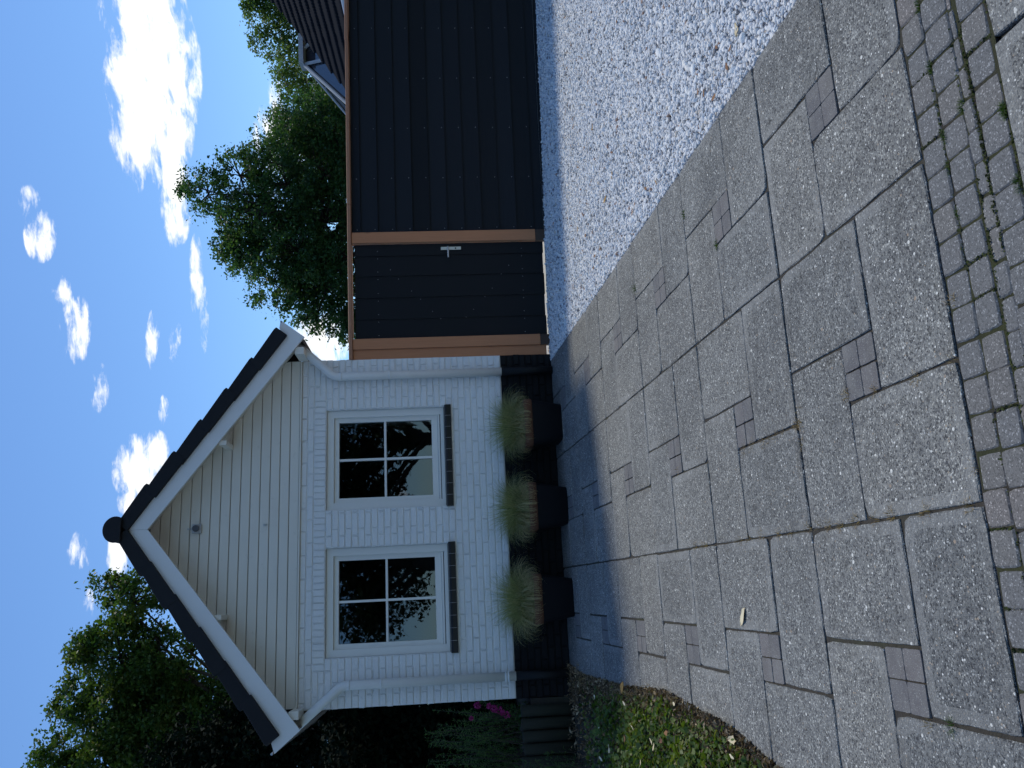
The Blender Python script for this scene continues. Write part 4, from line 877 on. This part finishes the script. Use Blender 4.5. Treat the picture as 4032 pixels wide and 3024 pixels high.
# ------------------------------------------------------------------ neighbouring roofs
def build_neighbours():
    K = Vector((8.057, 8.089, 0)); N = thing('neighbour_house', K, 'neighbouring house with steep glazed black tile roof above the fence', 'house', rz=R(-5.9))
    ez = 2.67; ph = R(37); c, s = math.cos(ph), math.sin(ph)
    def L(name, mb, m, p=N, **k): return obj(name, mb, m, p, world=False, **k)
    # tile: two rolls across, a thick nose at the lower end
    tw, tl = .30, .30; n = 18; V = []
    for (a, lift) in ((-.03, .050), (0, .052), (tl*.5, .024), (tl+.05, .0)):
        for i in range(n+1):
            u = i/n; z = lift+.020*max(0, math.sin(u*2*math.pi*3+.6))**.8-.006; V.append((a*c-z*s, -u*tw, a*s+z*c))
    for i in range(n+1): u = i/n; V.append((-.03*c, -u*tw, -.03*s))
    m = n+1; F = [(k*m+i, k*m+i+1, (k+1)*m+i+1, (k+1)*m+i) for k in range(3) for i in range(n)]+[(4*m+i, 4*m+i+1, i+1, i) for i in range(n)]
    me = MB().add(V, F).mesh('roof_tile', True); me.materials.append(TILE2)
    slab = L('roof', MB().add([(0, 0, ez-.03), (0, -11, ez-.03), (5*c, -11, ez+5*s-.03), (5*c, 0, ez+5*s-.03), (10*c, 0, ez-.03), (10*c, -11, ez-.03)], [(0, 3, 2, 1), (3, 4, 5, 2)]), TILE2)
    for r in range(14):
        for k in range(20):
            o = bpy.data.objects.new('roof_tile', me); COL.objects.link(o); o.parent = slab
            o.location = (r*tl*c, -k*tw+rnd.uniform(-.003, .003), ez+r*tl*s+rnd.uniform(-.004, .004)); o.rotation_euler = (0, rnd.uniform(-.01, .01), rnd.uniform(-.01, .01))
    L('ridge', MB().tube([(5*c, .05, ez+5*s+.02), (5*c, -11, ez+5*s+.02)], .11, 10), TILE2)
    L('wall', MB().box(.35, 7.6, -10.8, -.15, 0, ez-.02), BRICKN)
    g_ = L('gutter', MB().tube([(-.10, .0, ez-.05), (-.10, -11, ez-.05)], .055, 10), ZINC)
    L('fascia', MB().box(-.03, .0, -11, 0, ez-.16, ez-.04), FRAME)
    # hipped glass roof
    Gh = thing('glass_roof', (10.5, 10.2, 0), 'grey framed hipped glass roof behind the black tile roof', 'conservatory')
    A = Vector((10.83, 10.28, 4.40)); B = Vector((13.4, 9.75, 4.40)); H = Vector((8.82, 9.66, 2.79)); Q = Vector((12.9, 8.6, 2.79)); HB = Vector((8.95, 10.9, 2.80)); QB = Vector((13.8, 10.9, 2.79))
    def lerp(p, q, t): return p+(q-p)*t
    pts = [lerp(H, Q, t) for t in (0, .40, .70, 1)]; tops = [A, A, lerp(A, B, .15), B]
    for i, (b0, b1, t0, t1) in enumerate(((pts[0], pts[1], A, A), (pts[1], pts[2], A, tops[2]), (pts[2], pts[3], tops[2], B))):
        V = [b0, b1, t1] if t0 == t1 else [b0, b1, t1, t0]; obj('glass_panel', MB().add(V, [tuple(range(len(V)))]), ROOFGLASS, Gh)
    obj('glass_panel', MB().add([HB, H, A], [(0, 1, 2)]), ROOFGLASS, Gh); obj('glass_panel', MB().add([QB, HB, A, B], [(0, 1, 2, 3)]), ROOFGLASS, Gh)
    off = Vector((-.02, -.05, .04))
    for p, q_, w in ((A, H, .045), (A, pts[1], .045), (tops[2], pts[2], .045), (B, Q, .05), (H, Q, .05), (A, HB, .03)): obj('rafter', MB().tube([p+off, q_+off], w, 6), GREYFR, Gh)
    d = (B-A).normalized(); nrm = Vector((-d.y, d.x, 0))
    V = []
    for z0 in (4.42, 4.53):
        V += [A-d*.05-nrm*.25+Vector((0, 0, z0-A.z)), B-nrm*.25+Vector((0, 0, z0-B.z)), B+nrm*.25+Vector((0, 0, z0-B.z)), A-d*.05+nrm*.25+Vector((0, 0, z0-A.z))]
    obj('ridge_board', MB().add(V, [(3, 2, 1, 0), (4, 5, 6, 7), (0, 1, 5, 4), (1, 2, 6, 5), (2, 3, 7, 6), (3, 0, 4, 7)]), GREYFR, Gh)
    obj('base_wall', MB().box(9.1, 13.2, 9.75, 10.7, 0, 2.75), GREYFR, Gh)
build_neighbours()

# ------------------------------------------------------------------ planting bed on the far left
def build_bed():
    E = [(-3.05, .0), (-3.10, -.6), (-3.06, -2.0), (-2.99, -2.95), (-3.03, -3.5), (-3.05, -3.95), (-3.12, -4.3), (-3.22, -5.0), (-3.26, -5.99)]
    xe = lambda t: np.interp(-t, [-a for _, a in E], [x for x, _ in E])
    mb = MB(); mb.add([drv(x-.02, t, .003) for x, t in E]+[drv(-6, -5.99, .003), drv(-6, 0, .003)], [tuple(range(len(E)+2))]); tag(obj('planting_bed', mb, SOIL), kind='structure')
    def hz(x, t): return .015+.055*np.clip((xe(t)-x)/.25, 0, 1)+.02*np.sin(x*9)*np.sin(t*7)
    r = np.random.default_rng(51); n = 19000; t = -r.uniform(.75, 5.97, n); e = xe(t); x = e+.03-np.abs(r.normal(0, 1, n))*.75-r.random(n)*.05
    keep = (x > -5.2) & (r.random(n) < np.clip((-t-.7)/1.6, .12, 1)*(.35+.65*np.clip((e-x)/.12, 0, 1))); x, t = x[keep], t[keep]
    z = hz(x, t)*r.uniform(.35, 1.15, len(x)); P = np.outer(x, EX)+np.outer(t, EY)+np.outer(z, EZ); V, F = leaf_quads(P, .034, 52, up=.7, aspect=.85, curl=.3)
    pt = .5+.35*np.sin(x*11+3)*np.sin(t*6.0); tn = np.clip(pt*.6+r.normal(.15, .2, len(x)), 0, 1)
    tag(obj('ground_cover', fast_mesh('ground_cover', V, F, np.concatenate([tn, tn])), LEAF_F), 'low green ivy-like ground cover along the edge of the paving', 'ground cover', kind='stuff')
    n = 14500; t = -r.uniform(.02, 5.95, n); e = xe(t); x = e+.045-np.abs(r.normal(0, 1, n))*.45*np.where(r.random(n) < .5, .22, 1.0); z = hz(x, t)*r.uniform(.1, .9, n); P = np.outer(x, EX)+np.outer(t, EY)+np.outer(z, EZ)
    V, F = leaf_quads(P, .033, 53, up=.2, aspect=.42, curl=.5); tn = np.clip(r.beta(1.3, 2.2, n), 0, 1)
    # dry stalks
    tag(obj('leaf_litter', fast_mesh('leaf_litter', V, F, np.concatenate([tn, tn])), LITTER), 'dry brown leaf litter between the ground cover and the paving', 'litter', kind='stuff')
    Vs, Fs, Ts = [], [], []; off = 0
    for k in range(46):
        t = -r.uniform(.1, 4.8); x = xe(t)+r.normal(-.03, .05); p = drv(x, t, .005); V, F, tn = blades(9, p, .03, .03, .09, 1.5, 600+k, .003, 3); Vs.append(V); Fs.append(F+off); Ts.append(tn); off += len(V)
    tag(obj('dry_stalks', fast_mesh('dry_stalks', np.concatenate(Vs), np.concatenate(Fs), np.concatenate(Ts)), DRYGRASS), 'dry straw stalks along the edge of the planting bed', 'straw', kind='stuff')
    # palisade of round logs
    Pl = thing('log_palisade', (-3.7, -.06, 0), 'row of short upright weathered round logs beside the garage base', 'palisade')
    for k in range(8):
        x = -3.398-.108*k; h = .475+rnd.uniform(-.012, .012); rr = .052
        obj('log', MB().tube([(x, -.06, -.15), (x+rnd.uniform(-.004, .004), -.06, h-.012), (x, -.06, h)], [rr, rr, rr*.82], 18), LOG, Pl, True)
    mb = MB().box(-6, -3.298, -.004, 3.4, -.2, .38); tag(obj('raised_bed', mb, SOIL), kind='structure')
    # feathery shrub: many upright stems set with needle leaves
    def feather(name, label, stems, m, seed, needle=.03, per=95, cat='shrub', group=None):
        q = np.random.default_rng(seed); b = stems[0][0]; T = thing(name, b, label, cat, group); mb = MB(); P = []; D = []
        for (p0, p1) in stems:
            p0, p1 = Vector(p0), Vector(p1); md = p0.lerp(p1, .5)+Vector((q.normal()*.03, q.normal()*.03, .02)); mb.tube([p0, md, p1], [.006, .004, .0015], 5, cap=False)
            for i in range(per):
                t = q.random()**.8*.92+.08; c = p0*(1-t)**2+md*2*t*(1-t)+p1*t*t; d = Vector(q.normal(0, 1, 3)); d = (d.normalized()+(p1-p0).normalized()*.9).normalized()
                # short side shoots
                ln = .075*(1.05-t)+.01; u = q.random(); P.append(c+d*ln*u); D.append(d)
        P = np.array(P); D = np.array(D); nn = len(P); D += q.normal(0, .55, (nn, 3)); D /= np.linalg.norm(D, axis=1)[:, None]
        sd = np.cross(D, q.normal(0, 1, (nn, 3))); sd /= np.linalg.norm(sd, axis=1)[:, None]; ln = needle*q.uniform(.6, 1.3, nn)[:, None]; w = .0042
        V = np.stack([P-sd*w*.4, P+sd*w*.4, P+D*ln*.6+sd*w*.5, P+D*ln, P+D*ln*.6-sd*w*.5], 1).reshape(-1, 3); i = np.arange(nn)*5
        F = np.stack([i, i+1, i+2, i+3, i+4], 1); tn = np.clip(q.normal(.45, .25, nn), 0, 1)
        obj('stems', mb, BARK, T); obj('needles', fast_mesh('needles', V, F, tn), m, T)
    q = random.Random(61); st = []
    for k in range(85):
        bx, by = q.uniform(-4.25, -3.42), q.uniform(.1, .6); lean = q.uniform(-.12, .24) if bx < -3.7 else q.uniform(-.1, .14)
        st.append(((bx, by, .36), (min(bx+lean+q.uniform(-.05, .05), -3.33), by-q.uniform(0, .3), q.uniform(.75, 1.36 if bx < -3.45 else 1.2))))
    feather('feathery_shrub', 'feathery green shrub rising above the log palisade beside the garage corner', st, LEAF_E, 62, per=110)
    st = []
    for k in range(46):
        bx, by = q.uniform(-4.5, -3.72), q.uniform(-.55, -.15); st.append(((bx, by, -.02), (bx+q.uniform(-.1, .16), by-q.uniform(0, .25), q.uniform(.18, .62))))
    feather('rosemary_bush', 'low rosemary-like bush in front of the log palisade at the frame edge', st, LEAF_E, 63, per=70)
    # pink flowering plant
    Fp = thing('flowering_plant', (-3.44, .12, .38), 'dark leafy plant with magenta flower clusters at the garage corner', 'plant'); r2 = np.random.default_rng(71); mb = MB(); LP = []
    for k in range(26):
        b = Vector((-3.45+r2.normal()*.06, .14+r2.normal()*.05, .37)); e = Vector((-3.42+r2.normal()*.09, .10+r2.normal()*.07, r2.uniform(.5, .98))); e.x = min(e.x, -3.315); mb.tube([b, b.lerp(e, .5), e], [.004, .003, .002], 5, cap=False)
        for i in range(16): t = r2.uniform(.15, 1); LP.append(np.array(b.lerp(e, t))+r2.normal(0, .022, 3))
    obj('stems', mb, BARK, Fp); V, F = leaf_quads(np.array(LP), .045, 72, up=.2, aspect=.4); tn = r2.uniform(0, .6, len(LP)); obj('foliage', fast_mesh('foliage', V, F, np.concatenate([tn, tn])), LEAF_E, Fp)
    for (x, z, rr) in ((-3.335, .87, .035), (-3.385, .675, .042), (-3.375, .72, .035), (-3.43, .60, .035), (-3.345, .765, .022), (-3.44, .93, .02), (-3.41, .64, .03)):
        d = r2.normal(0, 1, (70, 3)); d /= np.linalg.norm(d, axis=1)[:, None]; P = np.array([x, .04, z])+d*rr*r2.uniform(.6, 1, (70, 1)); V, F = leaf_quads(P, .016, int(rr*1e5)+int(z*100), up=0, aspect=.9); tn = r2.random(70); obj('flower_head', fast_mesh('flower_head', V, F, np.concatenate([tn, tn])), PETAL, Fp)
build_bed()

# ------------------------------------------------------------------ small things on the ground
def build_small():
    # fallen leaves
    def leafm(seed):
        r = random.Random(seed); V = []; F = []; n = 5
        for i in range(n+1):
            u = i/n; wd = .5*math.sin(math.pi*min(u*1.02+.04, 1))**.8*(.75+r.uniform(-.2, .2)); zc = .22*math.sin(u*3+seed)
            for s in (-1, 0, 1): V.append((u-.5, s*wd*.62, .12+zc*.5+abs(s)*.22*r.uniform(.3, 1.2)*(1 if seed % 2 else -.5)))
        for i in range(n):
            for j in range(2): F.append((i*3+j, i*3+j+1, i*3+4+j, i*3+3+j))
        mz = min(v[2] for v in V); V = [(x, y, z-mz) for x, y, z in V]
        return MB().add(V, F).mesh('leaf', True)
    base = {m.name: [leafm(k) for k in range(4)] for m in (DRYLEAF, CREAMLEAF, YELLOWLEAF)}
    for m in (DRYLEAF, CREAMLEAF, YELLOWLEAF):
        for x in base[m.name]: x.materials.append(m)
    r = random.Random(90)
    def leaf(x, t, size, m, label, group=None, z=.006, fl=.55):
        o = bpy.data.objects.new('fallen_leaf', r.choice(base[m.name])); COL.objects.link(o)
        o.matrix_basis = Matrix.Translation(drv(x, t, z)) @ DRV.to_3x3().to_4x4() @ Euler((r.uniform(-.25, .25)*fl, r.uniform(-.25, .25)*fl, r.uniform(0, 6.28))).to_matrix().to_4x4() @ Matrix.Diagonal((size, size, size*fl, 1)); tag(o, label, 'leaf', group)
    for x, t in GRAVEL_LEAVES: leaf(x, t, r.uniform(.032, .058), DRYLEAF, 'small dry brown leaf lying on the white pebbles', 'brown leaves on the gravel')
    leaf(.17, -4.92, .07, CREAMLEAF, 'pale curled leaf on the pebbles close to the driveway edge'); leaf(.50, -2.5, .07, YELLOWLEAF, 'golden yellow leaf in the middle of the white pebbles')
    leaf(-2.489, -4.252, .10, CREAMLEAF, 'pale cream leaf lying alone on the paving slabs', z=.002, fl=.3); leaf(-3.02, -2.05, .11, YELLOWLEAF, 'large yellow brown leaf where the paving meets the ground cover', z=.03)
    leaf(-3.06, -4.02, .085, CREAMLEAF, 'pale folded leaf at the paving edge of the ground cover', z=.02); leaf(-3.0, -3.15, .06, CREAMLEAF, 'small pale leaf upright on the bed edge beside the straw', z=.02)
    for k in range(26): leaf(-3.10-r.random()*.6, -1.3-r.random()*3.2, r.uniform(.035, .075), CREAMLEAF if k % 3 else DRYLEAF, 'dry leaf caught in the green ground cover', 'dry leaves in the ground cover', z=.075)
    # moss in the paver joints
    q = np.random.default_rng(101); P = []
    rows = [-6.105, -6.209, -6.2515, -6.36]
    for t, wgt in zip(rows, (150, 380, 560, 480)):
        x = q.uniform(-3.0, .3, wgt*4); keep = np.sin(x*5+t*40)+.8*np.sin(x*13+t*9)+q.normal(0, .5, len(x)) > .15; x = x[keep]; P.append(np.stack([x, t+q.normal(0, .0035, len(x)), -.004+q.uniform(0, .006, len(x))], 1))
    for t0, t1, pitch, x0 in ((-6.103, -6.006, .1055, -.63), (-6.207, -6.107, .1072, -.613), (-6.352, -6.254, .1075, -.90)):
        for k in range(-9, 22):
            if q.random() < .35: n = 26; P.append(np.stack([x0-pitch*k+q.normal(0, .003, n), q.uniform(t0, t1, n), -.004+q.uniform(0, .005, n)], 1))
    P = np.concatenate(P); Pw = np.outer(P[:, 0], EX)+np.outer(P[:, 1], EY)+np.outer(P[:, 2], EZ); V, F = leaf_quads(Pw, .008, 102, up=.6, aspect=.8); tn = q.random(len(P)); tag(obj('moss', fast_mesh('moss', V, F, np.concatenate([tn, tn])), MOSS), 'green moss filling the joints of the small pavers', 'moss', kind='stuff')
    # green tufts in the joints
    for k, (x, t, nb, ln, lab) in enumerate(((-.84, -6.11, 60, .022, 'short green tuft in a paver joint near the frame edge'), (-1.03, -6.205, 90, .024, 'spreading green tuft between a reddish and a grey paver'), (-1.07, -6.11, 70, .02, 'small green tuft beside a broken paver corner'), (-1.13, -6.35, 110, .024, 'thick green tuft against the concrete edging slab'), (-1.17, -6.105, 40, .018, 'tiny tuft at the corner of four pavers'), (-.62, -6.10, 60, .02, 'green tuft at the top edge of the paver strip'), (-1.345, -6.35, 90, .024, 'green tuft at the edging slab, further along the strip'), (-1.32, -6.11, 60, .018, 'low tuft next to the driveway slab corner'),
                                         (-.69, -4.41, 70, .03, 'small green weed beside the four little pavers near the gravel'), (-.34, -4.02, 60, .03, 'small green weed in the slab joint near the gravel edge'), (-.40, -3.03, 30, .06, 'thin grassy weed in a slab joint halfway along the gravel'), (-2.765, -5.70, 40, .035, 'bright green weed in the joint of the nearest left slabs'))):
        p = drv(x, t, -.006); V, F, tn = blades(int(nb*1.1), p, .024, .006, ln*1.05, 1.2, 300+k, .0022, 3, 1.2); tag(obj('weed', fast_mesh('weed', V, F, tn), WEED), lab, 'weed', 'weeds in the paving joints')
    # dry grass along the joints
    Vs, Fs, Ts = [], [], []; off = 0
    spots = [(-2.137, t) for t in np.linspace(-5.95, -3.6, 30)]+[(-1.55, -5.99), (-1.73, -5.99), (-2.04, -6.0)]+[(x, -5.0) for x in (-1.66, -1.72, -1.8)]+[(-1.73, t) for t in np.linspace(-5.0, -4.45, 9)]+[(-1.69, -5.4), (-1.72, -5.6), (-1.73, -5.8), (-2.77, -5.58), (-1.70, -3.5)]+[(-3.0, -6.2)]
    for k, (x, t) in enumerate(spots):
        if k < 30 and q.random() < .35: continue
        V, F, tn = blades(int(q.integers(8, 34)), drv(x+q.normal()*.005, t+q.normal()*.02, -.008), .02, .02, .032, 1.5, 400+k, .0028, 3, 1.1); Vs.append(V); Fs.append(F+off); Ts.append(tn); off += len(V)
    tag(obj('dry_grass', fast_mesh('dry_grass', np.concatenate(Vs), np.concatenate(Fs), np.concatenate(Ts)), DRYGRASS), 'dry tan grass remnants in the slab joints', 'dry grass', kind='stuff')
GRAVEL_LEAVES = [(2.37, -1.63), (2.32, -1.81), (1.79, -2.2), (1.54, -3.15), (1.42, -3.31), (1.89, -1.53), (1.89, -1.44), (1.59, -1.68), (1.04, -2.46), (0.74, -2.76), (1.22, -2.3), (1.16, -1.76), (0.58, -2.72), (0.94, -1.78), (0.72, -1.96), (0.1, -3.12), (0.81, -1.34), (0.49, -1.85), (0.67, -1.57), (0.21, -2.25), (0.22, -2.07), (0.14, -2.01), (0.44, -0.94), (0.26, -1.27), (0.11, -3.44), (0.06, -3.63), (0.14, -4.83), (0.08, -4.77), (0.25, -4.68), (0.18, -4.4), (0.12, -4.48), (0.03, -4.59)]
build_small()
bpy.context.view_layer.update()
